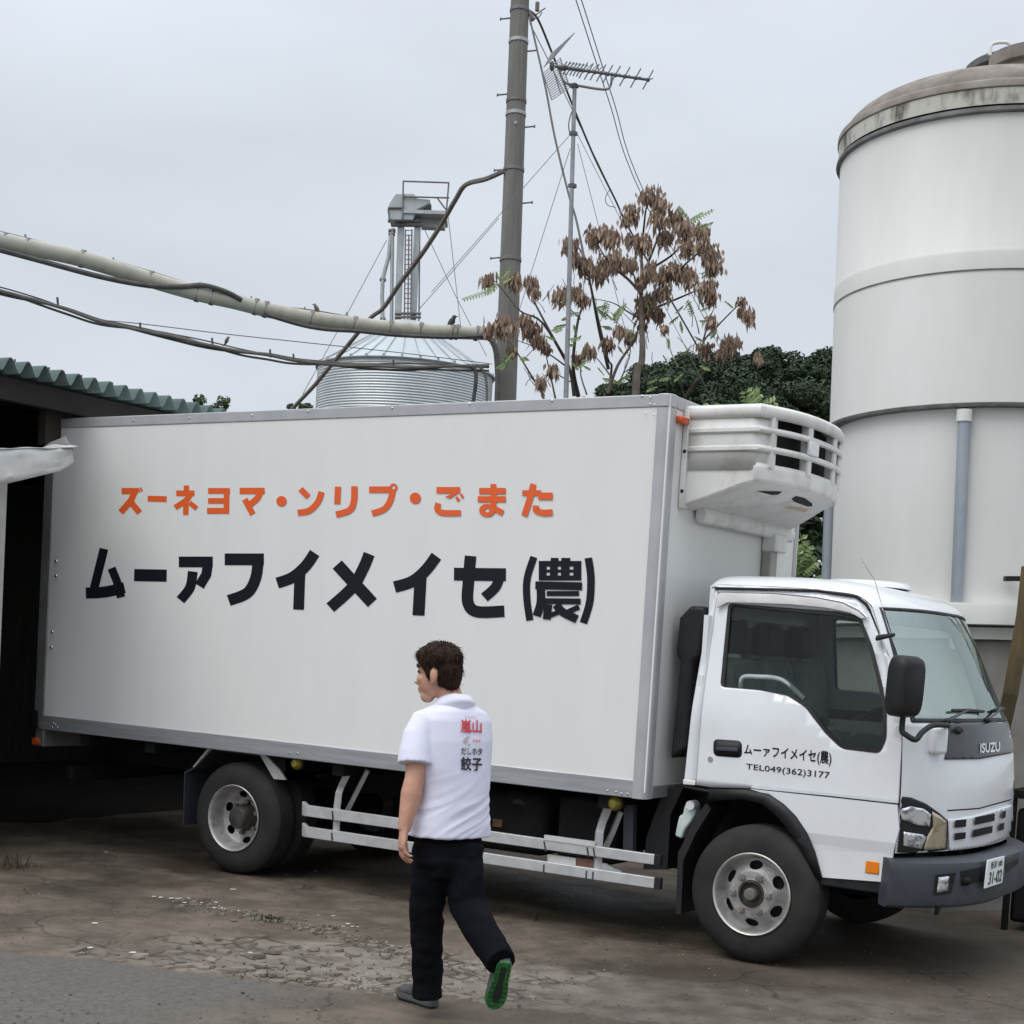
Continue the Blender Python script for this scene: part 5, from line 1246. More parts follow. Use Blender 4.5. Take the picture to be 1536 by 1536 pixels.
decal([[ZC(*q) for q in pq] for pq in (((1066, 966), (1108, 962), (1106, 990), (1065, 994)), ((1065, 1014), (1106, 1010), (1104, 1034), (1064, 1040)), ((1140, 955), (1213, 940), (1212, 968), (1138, 984)), ((1132, 1002), (1205, 986), (1203, 1012), (1130, 1030)), ((1240, 934), (1254, 930), (1252, 956), (1236, 962)), ((1230, 980), (1248, 974), (1246, 1000), (1226, 1006)))], gb_, .0115, 'painted_slot', M_VOID, grl, 3)  # flat black patches painting the dark inside the grille openings
def headlight():
    t = decal([[ZC(*q) for q in ((866, 878), (905, 882), (960, 905), (1010, 940), (1041, 968), (1038, 1075), (950, 1088), (845, 1086), (856, 1000))]], fb + [bvh_of(lo_p)] + nd_b, .004, 'headlight', M_BLACK, truck, 4, .006)
    b_ = [bvh_of(t)]
    decal([[ZC(*q) for q in ((872, 925), (905, 915), (955, 925), (980, 945), (975, 990), (930, 985), (872, 965))]], b_, .003, 'main_reflector', M_LAMPIN, t, 3, .004)
    decal([[ZC(*q) for q in ((880, 1010), (950, 1020), (962, 1030), (945, 1073), (878, 1062))]], b_, .003, 'lower_reflector', M_LAMPIN, t, 3, .004)
    decal([[ZC(*q) for q in ((985, 935), (1012, 950), (1038, 972), (1034, 1072), (952, 1078), (965, 1030), (988, 990))]], b_, .003, 'indicator', M_LAMPAMB, t, 3, .004)
    return t
near_hl = headlight()
far_hl = near_hl.copy(); far_hl.data = near_hl.data.copy(); C.objects.link(far_hl)
kids = []
for ch in near_hl.children:
    c_ = ch.copy(); c_.data = ch.data.copy(); C.objects.link(c_); c_.parent = far_hl; kids.append(c_)
for ob in [far_hl] + kids:
    ob.data.transform(Matrix.Translation((0, 2 * (YC - 1.1), 0)) @ Matrix.Scale(-1, 4, V((0, 1, 0)))); ob.data.flip_normals()
# mirror base blocks, mirror, whip aerial, wipers
mbk = MB(); qm = hit(fb, *ZC(1000, 670), 0); mbk.box((-.09, -.05, -.075), (.06, .05, .075), Matrix.Translation(qm + V((.0, -.01, 0))) @ Matrix.Rotation(R(-40), 4, 'Z')); mbk.build('mirror_bracket', M_CAB, truck, bevel=.02, segs=3)
mc = U(*ZC(887, 470), 1, -.05); mir = MB(); mrot = Matrix.Translation(mc) @ Matrix.Rotation(R(-28), 4, 'Z') @ Matrix.Rotation(R(2), 4, 'Y')
rows = []
for f_, x in ((.90, -.055), (1, -.04), (1, .02), (.93, .05), (.75, .068)):
    rows.append([mrot @ V((x, .098 * f_ * (abs(math.cos(a)) ** .45) * math.copysign(1, math.cos(a)), .168 * f_ * (abs(math.sin(a)) ** .45) * math.copysign(1, math.sin(a)))) for a in [6.2832 * k / 36 for k in range(36)]])
mir.loft(rows); mirror = mir.build('wing_mirror', M_BLACK, truck, smooth=50)
ma = MB(); ma.tube(spline([mc + V((0, 0, -.16)), mc + V((0, 0, -.24)), U(*ZC(890, 650), 1, -.05), U(*ZC(925, 668), 1, -.03), U(*ZC(950, 640), 1, 0.02), U(*ZC(990, 615), 1, .12), U(*ZC(1045, 615), 1, .30)], 6), .016, 10); ma.build('mirror_arm', M_BLACK, mirror)
sm_ = U(*ZC(812, 284), 1, .12); MB().tube([sm_ + V((-.05, .02, -.01)), sm_ + V((.06, -.03, .01))], [(.022, .014), (.012, .01)], 8).build('aerial_mount', M_BLACK, truck)
wa_ = MB(); wa_.tube([P(1349, 985, 8.45), P(1330, 935, 8.45), P(1312, 870, 8.45), P(1291, 838, 8.4)], [.0028, .0025, .002, .002], 5); wa_.build('whip_aerial', M_CHROME, truck)
wsb = [bvh_of(ws), fb[0], bvh_of(cow)]
for a, b, c4 in (((1050, 563), (1168, 568), (1035, 605)), ((1205, 562), (1270, 556), (1180, 600))):
    bl = MB(); h0, h1, hm2 = hit_near(wsb, *ZC(*a), .02), hit_near(wsb, *ZC(*b), .02), hit_near(wsb, *ZC(*c4), .02)
    bl.tube([h0, h0.lerp(h1, .5), h1], [.008, .014, .008], 6); wp = bl.build('wiper_blade', M_BLACK, truck)
    MB().tube([hm2, hit_near(wsb, *ZC((c4[0] + a[0] * .5 + b[0] * .5) / 2, (c4[1] + a[1] * .5 + b[1] * .5) / 2 - 4), .035), h0.lerp(h1, .5) + V((.01, 0, .01))], .007, 6).build('wiper_arm', M_BUMPER, wp)
    MB().ball(hm2, .02, 8, 6).build('wiper_pivot', M_BLACK, wp)
nz_ = MB(); nq = hit([bvh_of(cow)], *ZC(1083, 634), .008); nz_.box((-.012, -.05, -.012), (.012, .05, .012), Matrix.Translation(nq)); nz_.box((-.012, -.012, -.02), (.012, .012, .02), Matrix.Translation(nq)); nz_.build('washer_nozzle', M_BLACK, truck, bevel=.005)
rv_ = MB(); rows = []
for f_, z in ((1, 2.262), (.96, 2.29), (.86, 2.302), (.5, 2.306)): rows.append([V((.18 + .28 * f_ * math.cos(a), 1.15 + .34 * f_ * math.sin(a), z)) for a in [6.2832 * k / 40 for k in range(40)]])
rv_.loft(rows); rv_.build('roof_vent', M_CAB, truck, smooth=50)
oq = sp(767, 1142); MB().box((oq[0] - .042, ys(oq[1]) - .014, oq[1] - .038), (oq[0] + .042, ys(oq[1]) + .03, oq[1] + .038)).build('side_indicator', M_ORANGE, truck, bevel=.008)
MB().box((oq[0] - .055, ys(oq[1]) - .004, oq[1] - .05), (oq[0] + .055, ys(oq[1]) + .03, oq[1] + .05)).build('indicator_bezel', M_BLACK, truck, bevel=.006)
# bumper
def bx(t): return .80 + .42 * (1 - abs(t) ** 3.2) ** .9
sec = [(-.10, .445), (-.02, .44), (0, .455), (.012, .50), (.01, .58), (.018, .66), (.008, .695), (-.03, .712), (-.12, .715)]
bmr = MB(); rings = []
for t in tgrid(48):
    tt_ = t * .998; x = bx(tt_); y = YC + 1.06 * tt_
    a = bx(min(1, tt_ + .01)) - bx(max(-1, tt_ - .01)); nrm_ = V((.0212, -a, 0)).normalized()
    rings.append([V((x + nrm_.x * dx * 1.0, y + nrm_.y * dx, z + .012 * (1 - abs(t)))) for dx, z in sec])
bmr.loft(rings, cap=True); bumper = bmr.build('bumper', M_BUMPER, truck, smooth=35)
bb_ = [bvh_of(bumper)]
decal([[ZC(*q) for q in ((998, 1170), (1075, 1162), (1058, 1240), (990, 1248))]], bb_, .0015, 'lamp_recess', M_BLACK, bumper, 3)
decal([[ZC(*q) for q in ((1008, 1178), (1045, 1174), (1040, 1228), (1000, 1235))]], bb_, .006, 'fog_lamp', M_LAMPIN, bumper, 3, .006)
decal([[ZC(*q) for q in ((1090, 1158), (1175, 1140), (1170, 1195), (1095, 1212))]], bb_, .0015, 'hook_recess', M_VOID, bumper, 3)
decal([[ZC(*q) for q in ((1258, 1110), (1312, 1085), (1305, 1130), (1260, 1165))]], bb_, .0015, 'lamp_recess', M_BLACK, bumper, 3)
hk = hit(bb_, *ZC(1108, 1192), .01); MB().ball(hk, (.03, .03, .025), 10, 8).build('tow_hook', M_DARK, bumper)
pc_ = hit(bb_, *ZC(1219, 1160), .03); pn_ = V((.985, -.17, .02)).normalized()
def on_plate(q, o_=0.):
    r = ray(*ZC(*q)); return CAM + r * ((pc_ + pn_ * o_ - CAM).dot(pn_) / r.dot(pn_))
pm_ = MB(); pm_.prism([on_plate(q) for q in ((1194, 1116), (1257, 1100), (1248, 1200), (1182, 1222))], pn_ * -.008); plate = pm_.build('number_plate', M_PLATE, truck, bevel=.003)
MB().prism([on_plate(q, -.009) for q in ((1205, 1140), (1245, 1130), (1240, 1180), (1198, 1192))], pn_ * -.05).build('plate_bracket', M_BLACK, plate)
pb = [bvh_of(plate)]
text_on('所沢 100', [ZC(*q) for q in ((1206, 1122), (1248, 1111), (1246, 1138), (1203, 1150))], pb, .002, 'plate_lettering', M_PLATEINK, plate, .01)
text_on('31-02', [ZC(*q) for q in ((1200, 1160), (1248, 1147), (1243, 1194), (1193, 1209))], pb, .002, 'plate_lettering', M_PLATEINK, plate, .025)
MB().box((.55, .28, .58), (.88, 1.92, .78)).build('bumper_mount', M_VOID, truck)
MB().box((.38, .115, .50), (.80, .17, .585)).build('sill_board', M_BLACK, truck, bevel=.01)
pp = MB(); c_ = U(1408, 1358, 0, 1.12); pp.prism([c_, c_ + V((.0, .10, 0)), c_ + V((-.01, .03, -.06))], (-.02, 0, 0)); pp.build('torn_flap', M_DARK, truck)
# wheel arch lining of the cab
arch = [sp(*q) for q in ((60, 838), (165, 858), (300, 862), (385, 876), (440, 915), (485, 960), (525, 1020), (552, 1090), (578, 1182))]
am = MB(); rows = []
for (x, z) in arch: rows.append([V((x, ys(z) - .016, z)), V((x, ys(z) + .012, z + .004)), V((x - .0, .40, z)), ])
for a, b in zip(rows, rows[1:]):
    va = [am.bm.verts.new(p) for p in a]; vb_ = [am.bm.verts.new(p) for p in b]
    for i in range(2): am.bm.faces.new((va[i], va[i + 1], vb_[i + 1], vb_[i]))
bmesh.ops.remove_doubles(am.bm, verts=am.bm.verts[:], dist=1e-5); am.build('wheel_arch', M_BLACK, truck, smooth=30, solid=.012)
lipo = [sp(*q) for q in ((165, 850), (300, 853), (385, 868), (440, 905), (487, 952), (527, 1012), (556, 1084), (582, 1180))]; lipi = [sp(*q) for q in ((160, 892), (290, 888), (360, 905), (410, 945), (450, 990), (490, 1045), (525, 1115), (560, 1178))]
MB().fill([lipo + lipi[::-1]], side_pt(.012), [(1, .75)]).build('arch_lip', M_BLACK, truck, solid=.02, smooth=30)
mfl = [sp(*q) for q in ((150, 905), (105, 960), (62, 1060), (46, 1090), (42, 1318), (62, 1318), (66, 1120), (110, 1020), (165, 930))]
MB().prism([(x - .02, .14, z) for x, z in mfl], (0, .30, 0)).build('mud_flap', M_RUBBER, truck, smooth=30)
# washer bottle, air intake, chassis, engine bits
wbp = [(1340 + 0, 0)]
ZG = zoomer(690, 1150, 4.151)
def wbq(x, y, yy): return U(*ZG(x, y), 1, yy)
bo = MB(); bo.prism([wbq(*q, .18) for q in ((1395, 240), (1460, 235), (1465, 290), (1440, 340), (1400, 390), (1378, 450), (1335, 432), (1345, 380), (1362, 305), (1385, 298))], (0, .09, 0)); bot = bo.build('washer_bottle', M_BOTTLE, truck, bevel=.014, segs=3)
q = wbq(1436, 240, .16); MB().cyl(q + V((0, -.01, 0)), q + V((0, .07, 0)), .028).build('bottle_cap', M_PLATE, bot)
it = MB(); it.prism([U(*ZC(*q), 1, .2) for q in ((32, 350), (45, 215), (85, 170), (140, 172), (145, 200), (120, 360), (95, 380), (78, 700), (10, 740), (30, 560), (48, 372))], (0, .24, 0)); it.build('air_intake', M_BLACK, truck, bevel=.03, segs=3)
for y in (.72, 1.38): MB().box((-6.0, y, .62), (1.0, y + .08, .84)).build('chassis_rail', M_DARK, truck)
for x in (-5.6, -4.9, -3.1, -2.1, -1.0): MB().box((x - .05, .05, .80), (x + .05, 2.15, .89)).build('cross_member', M_DARK, truck)
MB().box((-.95, .55, .40), (.65, 1.65, .96)).build('engine_block', M_DARK, truck, bevel=.08)
MB().box((-2.75, .28, .40), (-1.55, .70, .80)).build('fuel_tank', M_DARK, truck, bevel=.07, segs=3)
MB().box((-1.45, .25, .42), (-1.02, .68, .82)).build('battery_box', M_DARK, truck, bevel=.03)
MB().box((-5.9, 1.45, .42), (-4.75, 1.9, .82)).build('spare_carrier', M_DARK, truck, bevel=.05)
MB().box((-3.2, 1.5, .36), (-.8, 2.05, .84)).build('far_light_block', M_DARK, truck, bevel=.03)  # unseen far-side box, added to stop light passing beneath the chassis
MB().box((-5.98, .2, .48), (-5.9, 2.0, .60)).build('rear_underrun', M_DARK, truck, bevel=.02)
MB().cyl((-4.024, .2, .40), (-4.024, 2.0, .40), .11).build('rear_axle', M_DARK, truck); MB().ball((-4.024, 1.1, .40), .2).build('differential', M_DARK, truck)
MB().cyl((0, .2, .38), (0, 2.0, .38), .06).build('front_axle', M_DARK, truck)
fc = wbq(362, 258, .28); MB().cyl(fc, fc + V((0, .03, 0)), .06).build('fuel_cap', M_BLACK, truck)
sq = wbq(240, 350, .28); MB().box((sq.x - .035, .262, sq.z - .025), (sq.x + .035, .30, sq.z + .025)).build('warning_tag', M_RUST, truck)
gq = [wbq(*q, .30) for q in ((1290, 130), (1240, 220), (1160, 440), (1140, 640), (1290, 640), (1310, 300), (1390, 130))]
MB().prism(gq, (0, .2, 0)).build('rubber_apron', M_RUBBER, truck)
hq = [wbq(*q, .22) for q in ((1020, 240), (1080, 240), (1075, 530), (1015, 530))]; MB().prism(hq, (0, .05, 0)).build('hanger_strap', M_BUMPER, truck)
# side guard
gd = part('side_guard', truck)
def gp(px, py, y=.055): return U(px, py, 1, y)
for (y0a, y0b, y1a, y1b) in ((1207.6, 1224.5, 1282, 1297.4), (1240, 1256, 1316.7, 1333)):
    a0, a1, b0_, b1_ = gp(459, y0a), gp(459, y0b), gp(982, y1a), gp(981, y1b)
    MB().prism([a0, a1, b1_, b0_], (0, .03, 0)).build('rail', M_RAIL, gd, bevel=.004)
    cp_ = MB(); cp_.prism([a0 + V((-.055, .02, .02)), a1 + V((-.055, .02, 0)), a1 + V((.0, -.003, -.002)), a0 + V((.0, -.003, .002))], (0, .04, 0)); cp_.build('end_cap', M_RAIL, gd, bevel=.004)
    MB().prism([b0_ + V((-.003, -.002, .003)), b1_ + V((-.003, -.002, -.003)), b1_ + V((.04, .0, -.002)), b0_ + V((.04, .0, .002))], (0, .035, 0)).build('end_cap', M_BLACK, gd, bevel=.003)
bp2 = MB()
def br_pt(x, y, Zf, yy): return U(*Zf(x, y), 1, yy)
Z5 = zoomer(240, 1080, 3.84)
for Zf, main, brace in ((Z5, [(1095, 275), (1050, 370), (1030, 420), (1020, 500), (1015, 640)], [(1195, 290), (1130, 420), (1075, 530)]), (ZG, [(925, 245), (885, 350), (868, 410), (862, 500), (855, 650)], [(1000, 280), (950, 410), (905, 510)])):
    m_ = MB(); m_.tube([br_pt(x, y, Zf, .16 if i < 2 else .10) for i, (x, y) in enumerate(main)], .032, 4, wide=(1, 0, .2)); m_.build('bracket', M_RAIL, gd, smooth=0, bevel=.004)
    m_ = MB(); m_.tube([br_pt(x, y, Zf, .22) for x, y in brace], .02, 4, wide=(1, 0, .2)); m_.build('brace', M_RAIL, gd, smooth=0)
jp = [U(*ZG(*q), 1, .050) for q in ((524, 425), (843, 468), (840, 500), (524, 455))]; MB().prism(jp, (0, .02, 0)).build('repair_plate', M_TINW, gd)
jp = [U(*ZG(*q), 1, .085) for q in ((545, 545), (720, 570), (720, 632), (545, 605))]; MB().prism(jp, (0, .02, 0)).build('repair_plate', M_TINW, gd)
jp = [U(*ZG(*q), 1, .087) for q in ((715, 566), (845, 580), (840, 640), (728, 630))]; MB().prism(jp, (0, .02, 0)).build('rusty_plate', M_RUST, gd)
jp = [U(*ZG(*q), 1, .10) for q in ((875, 600), (905, 602), (960, 635), (1005, 650), (1003, 672), (872, 655))]; MB().prism(jp, (0, .02, 0)).build('repair_plate', M_TIN, gd)
jt = MB()
for Zf, pts in ((ZG, ((522, 465, 535, 527), (790, 502, 800, 560), (830, 508, 840, 568), (522, 610, 520, 665), (788, 648, 783, 706), (828, 655, 824, 712))), (Z5, ((992, 524, 996, 575), (988, 650, 992, 694)))):
    for x0, y0, x1, y1 in pts: jt.prism([U(*Zf(x0 - 5, y0), 1, .0535), U(*Zf(x0 + 5, y0), 1, .0535), U(*Zf(x1 + 5, y1), 1, .0535), U(*Zf(x1 - 5, y1), 1, .0535)], (0, .01, 0))
jt.build('rail_joint', M_BUMPER, gd)
for Zf, x, y in ((ZG, 962, 230), (Z5, 785, 250)):
    q = U(*Zf(x, y), 1, .05); lm_ = MB(); lm_.lathe([(0, -.03), (.025, -.027), (.04, -.01), (.043, .0), (.043, .02)], q, (0, 1, 0), 24); l_ = lm_.build('side_lamp', M_YELLOW, truck)
    MB().cyl(q + V((0, .015, 0)), q + V((0, .04, 0)), .05).build('lamp_housing', M_BLACK, l_)
# rear mudguard
ZM = Z5
def mg(x, y, yy=.10): return U(*ZM(x, y), 1, yy)
for poly in ([(298, 160), (292, 168), (195, 272), (188, 270), (270, 168)], [(572, 195), (610, 205), (690, 290), (722, 345), (655, 340)]):
    MB().prism([mg(*q) for q in poly], (0, .02, 0)).build('mudguard_edge', M_RAIL, truck)
ms = MB(); ms.prism([mg(*q, .125) for q in ((725, 345), (905, 335), (900, 322), (690, 290), (610, 205), (720, 220), (850, 300))], (0, .45, 0)); ms.build('mudguard_foot', M_DARK, truck)
ms = MB()
for a, b in (((298, 165), (195, 270)), ((195, 270), (140, 300)), ((140, 300), (132, 600)), ((298, 165), (572, 200)), ((572, 200), (655, 338))):
    ms.prism([mg(*a, .12), mg(*b, .12), mg(b[0] + 4, b[1] + 8, .12), mg(a[0] + 4, a[1] + 8, .12)], (0, .5, 0))
ms.build('mudguard', M_BUMPER, truck)
# wheels
WR = .4025
def wheel(x, y, kind, far=False):
    """wheel whose outer face is at y, looking towards -Y (or +Y when far)"""
    w = part('wheel', truck); s_ = -1 if not far else 1; ax = V((0, s_, 0)); o_ = V((x, y, WR))
    tr = [(.236, -.005), (.25, .006), (.29, .010), (.335, .006), (.365, -.006), (.385, -.022), (.397, -.035), (WR, -.045)]
    gr_ = []
    for k in range(5):
        h = -.06 - k * .028
        gr_ += [(WR, h + .010), (WR - .011, h + .007), (WR - .011, h - .001), (WR, h - .004)]
    tr += gr_ + [(WR, -.185), (.397, -.195), (.385, -.205), (.335, -.222), (.27, -.225), (.236, -.22)]
    MB().lathe(tr, o_, ax, 96).build('tyre', M_TYRE, w, smooth=28)
    n6 = 6 if kind == 'front' else 6
    def hole(r, a, rc=.170, hr=.026, ht=.040, ph=.25):
        a = (a - ph) % (2 * math.pi / n6) - math.pi / n6
        return ((r - rc) / hr) ** 2 + (a * rc / ht) ** 2 < 1
    if kind == 'front':
        prof = [(.240, .004), (.243, .012), (.238, .016), (.230, .010), (.224, -.01), (.218, -.03), (.205, -.055)]
        dz = lambda r: -.055 + .065 * min(1, max(0, (.205 - r) / .07)) ** 1.5
        disc = [(.205 - k * .0035, dz(.205 - k * .0035)) for k in range(33)]
        MB().lathe(prof + [(.204, -.056)], o_, ax, 96).build('rim', M_RIM, w, smooth=40)
        MB().lathe(disc + [(.088, .012), (.083, .012), (.074, .000)], o_, ax, 180, skip=lambda r, a: hole(r, a)).build('wheel_disc', M_RIM, w, smooth=50)
        MB().lathe([(.205, -.075), (.10, -.075), (.0, -.075)], o_, ax, 48).build('brake_drum', M_VOID, w)
        MB().lathe([(.078, .012), (.070, .014), (.066, -.006), (.040, -.012), (.0, -.012)], o_, ax, 40).build('hub_ring', M_RIMK, w, smooth=30)
        MB().lathe([(.040, -.012), (.038, .030), (.030, .040), (.0, .043)], o_, ax, 32).build('hub', M_RIMD, w, smooth=40)
        MB().lathe([(.239, .003), (.244, .012), (.239, .018), (.231, .012), (.226, -.004)], o_, ax, 96).build('rim_lip', M_LIP, w, smooth=60)
        for k in range(6):
            a = k * math.pi / 3 + .05; c_ = o_ + V((math.cos(a) * .111, 0, math.sin(a) * .111)); nt_ = MB(); nt_.cyl(c_, c_ + ax * .042, .0215, n=6); nt_.cyl(c_, c_ + ax * .052, .011, n=10)
            nt_.build('wheel_nut', M_RIMN, w, smooth=20)
    else:
        prof = [(.240, .004), (.243, .012), (.238, .016), (.230, .010), (.224, -.01), (.219, -.05), (.208, -.085), (.198, -.105)]
        MB().lathe(prof + [(.197, -.106)], o_, ax, 96).build('rim', M_RIM, w, smooth=40)
        disc = [(.198 - k * .0035, -.105 - .028 * min(1, k / 16)) for k in range(29)]
        MB().lathe(disc, o_, ax, 180, skip=lambda r, a: hole(r, a, .168, .024, .036, .42)).build('wheel_disc', M_RIM, w, smooth=50)
        MB().lathe([(.22, -.165), (.0, -.165)], o_, ax, 48).build('brake_drum', M_VOID, w)
        MB().lathe([(.105, -.135), (.085, -.105), (.082, -.035), (.070, -.02), (.0, -.015)], o_, ax, 40).build('hub', M_RIMK, w, smooth=40)
        for k in range(6):
            a = k * math.pi / 3 + .35; c_ = o_ + V((math.cos(a) * .116, 0, math.sin(a) * .116)) - ax * .133; MB().cyl(c_, c_ + ax * .034, .017, n=6).build('wheel_nut', M_RIMD, w, smooth=20)
    return w
M_RIMN = mat('wheel_nut_steel', (.34, .31, .28), .5, .4, col2=(.20, .17, .145), nscale=14)
M_RIMK = mat('hub_dark', (.07, .062, .055), .6, .2, col2=(.035, .03, .027), nscale=15)  # dark tone for the front hub ring and the rear hub
M_LIP = mat('rim_lip_steel', (.62, .60, .56), .4, .5, col2=(.40, .34, .29), nscale=9, contrast=(.5, .75))
M_RIMD = mat('hub_steel', (.22, .20, .18), .55, .3, col2=(.11, .095, .085), nscale=15)
wheel(0, .058, 'front'); wheel(0, 2.14, 'front', True)
wheel(-4.024, .047, 'rear'); wheel(-4.024, 2.15, 'rear', True)
for y in (.047 + .27, 2.15 - .27):
    w = part('wheel', truck); o_ = V((-4.024, y, WR)); ax = V((0, -1 if y < 1 else 1, 0))
    MB().lathe([(.236, -.005), (.29, .010), (.365, -.006), (WR, -.045), (WR, -.185), (.335, -.222), (.236, -.22)], o_, ax, 64).build('tyre', M_TYRE, w)
    MB().lathe([(.238, 0), (.22, -.05), (.22, -.18), (0, -.18)], o_, ax, 40).build('rim', M_RIMD, w)

# ================================================================== WALKING MAN
M_SKIN = mat('skin', (.55, .315, .22), .5, col2=(.45, .225, .155), nscale=9, bump=.05, bscale=120)
M_SHIRT = mat('shirt_white', (.72, .72, .84), .85, col2=(.68, .68, .80), nscale=3, sheen=.2, bump=.06, bscale=400, spec=.2)
M_TROUS = mat('trousers_black', (.0035, .0038, .0055), .9, col2=(.007, .0075, .011), nscale=5, bump=.1, bscale=300, spec=.08)
M_HAIR = mat('hair_dark_brown', (.016, .009, .0065), .65, col2=(.042, .024, .016), nscale=16, stretch=(1, 1, .4), spec=.1)
M_SHOE = mat('shoe_grey_mesh', (.045, .047, .050), .8, col2=(.075, .078, .08), nscale=25, bump=.2, bscale=250)
M_MIDS = mat('midsole_grey', (.075, .078, .08), .7)
M_SOLE = mat('sole_green', (.045, .26, .06), .6, col2=(.02, .10, .03), nscale=40, bump=.3, bscale=90)
M_SOLED = mat('sole_tread_dark', (.015, .03, .02), .7)
M_PRINT = mat('print_red', (.62, .03, .05), .7)
M_PRINTK = mat('print_black', (.02, .02, .03), .7)
M_EYE = mat('eye_dark', (.01, .008, .007), .3)
UPV = -DOWN
HEAD_ = (RIGHT * -.57 + FWD * .82).normalized(); HEAD_ = V((HEAD_.x, HEAD_.y, 0)).normalized()      # walking direction
LAT = HEAD_.cross(V((0, 0, 1))).normalized()                                                         # the man's right
man_foot = U(652, 1512, 2, 0)
man = thing('person', 'man in white polo shirt and black trousers walking past the truck', 'person', V((-.62, -2.35, 0)))
D0 = 7.05
# --- body (one mesh: head, neck, torso core, arms and hands, legs)
b = MB()
hf = (RIGHT * -.93 + FWD * .36).normalized(); hs = hf.cross(UPV).normalized()      # hs: towards the far side or near side
if hs.dot(FWD) > 0: hs = -hs                                                        # near (visible) side of the head
hc = P(657, 1004, D0)
def HP(f, s_, u): return hc + hf * f + hs * s_ + UPV * u
AX = (hf, hs, UPV)
b.ball(HP(-.008, 0, .012), (.096, .076, .106), 24, 16, AX)
b.ball(HP(.030, 0, -.055), (.064, .060, .080), 20, 14, AX)
b.ball(HP(.054, 0, -.124), (.034, .036, .032), 14, 10, AX)
b.ball(HP(.055, 0, .010), (.040, .060, .045), 14, 10, AX)
b.tube([HP(.082, 0, -.008), HP(.098, 0, -.034), HP(.112, 0, -.056), HP(.092, 0, -.066)], [(.010, .008), (.012, .011), (.015, .016), (.012, .010)], 10, wide=UPV)
b.ball(HP(.086, 0, -.088), (.017, .026, .009), 12, 8, AX); b.ball(HP(.082, 0, -.102), (.017, .023, .010), 12, 8, AX)
b.ball(HP(.070, .033, -.045), (.025, .022, .022), 12, 8, AX); b.ball(HP(.070, -.033, -.045), (.025, .022, .022), 12, 8, AX)
b.ball(HP(.080, 0, .012), (.016, .048, .010), 12, 8, AX)
b.ball(HP(-.012, .077, -.034), (.020, .010, .034), 14, 10, AX); b.ball(HP(-.012, -.077, -.034), (.020, .010, .034), 14, 10, AX)
b.ball(HP(-.004, .074, -.062), (.010, .009, .012), 10, 8, AX)
b.tube([P(667, 1022, D0), P(674, 1042, D0), P(681, 1068, D0)], [.056, .058, .075], 16)
b.tube([P(682, 1066, D0), P(680, 1120, D0), P(676, 1200, D0), P(672, 1245, D0), P(672, 1290, 7.03)], [(.14, .09), (.16, .105), (.14, .10), (.12, .075), (.12, .08)], 16, wide=LAT)
sl, el_, wl = P(632, 1080, 6.96), P(622, 1168, 6.90), P(606, 1246, 6.86)
b.tube([P(664, 1086, 7.0), sl + DOWN * .02, sl.lerp(el_, .5), el_, el_.lerp(wl, .3), el_.lerp(wl, .65), wl], [.04, .042, .050, .046, .050, .040, .029], 16)
sr, er, wr = P(716, 1084, 7.15), P(710, 1168, 7.30), P(690, 1222, 7.38)
b.tube([P(705, 1078, 7.08), sr, sr.lerp(er, .5), er, er.lerp(wr, .35), wr], [.045, .045, .05, .044, .047, .028], 14)
def hand(w, down, pn, fw):
    """down: along the hanging hand, pn: out of the palm, fw: thumb side"""
    pe = w + down * .088 + pn * .008
    b.tube([w - down * .03, w + down * .012, w + down * .05, w + down * .085], [(.029, .022), (.034, .020), (.041, .019), (.038, .015)], 14, wide=fw)
    for k, (o_, ln) in enumerate(((.031, .076), (.0105, .086), (-.0105, .080), (-.031, .063))):
        p0 = w + down * (.080 - abs(o_) * .2) + fw * o_; c1 = R(12 + 5 * k); c2 = R(42 + 6 * k); c3 = R(70 + 6 * k); sp_ = fw * (o_ * .12)
        dv = lambda a: (down * math.cos(a) + pn * math.sin(a) + sp_).normalized()
        p1 = p0 + dv(c1) * ln * .48; p2 = p1 + dv(c2) * ln * .30; p3 = p2 + dv(c3) * ln * .24
        b.tube([p0 - down * .03, p0, p0.lerp(p1, .5), p1, p2, p3], [.010, .0105, .0095, .0098, .0086, .0066], 10); b.ball(p3, .0066, 8, 6)
    t0 = w + down * .025 + fw * .026 + pn * .008
    t1 = t0 + (down * .75 + fw * .5 + pn * .35).normalized() * .040; t2 = t1 + (down * .92 + fw * .12 + pn * .35).normalized() * .030; t3 = t2 + (down * .95 - fw * .05 + pn * .4).normalized() * .022
    b.tube([t0 - down * .01, t0, t1, t2, t3], [.016, .016, .0115, .0105, .008], 10); b.ball(t3, .008, 8, 6)
hd_ = (wl - el_).normalized(); hd_ = (hd_ + DOWN * .6).normalized()
pn_l = (LAT - hd_ * LAT.dot(hd_)).normalized(); pn_l = (pn_l - HEAD_ * .35).normalized(); pn_l = (pn_l - hd_ * pn_l.dot(hd_)).normalized(); fw_l = hd_.cross(pn_l).normalized()
if fw_l.dot(HEAD_) < 0: fw_l = -fw_l
hand(wl, hd_, pn_l, fw_l)
hdr_ = (wr - er).normalized(); pn_r = (-LAT - hdr_ * (-LAT).dot(hdr_)).normalized(); fw_r = hdr_.cross(pn_r).normalized()
if fw_r.dot(V((0, 0, 1))) < 0: fw_r = -fw_r
hand(wr, hdr_, pn_r, fw_r)
LL = [P(652, 1290, 7.01), P(646, 1310, 7.03), P(640, 1362, 7.06), P(640, 1420, 7.10), P(641, 1490, 7.13)]
RL_ = [P(690, 1290, 7.02), P(695, 1312, 7.0), P(702, 1362, 6.96), P(724, 1402, 6.83), P(748, 1440, 6.70)]
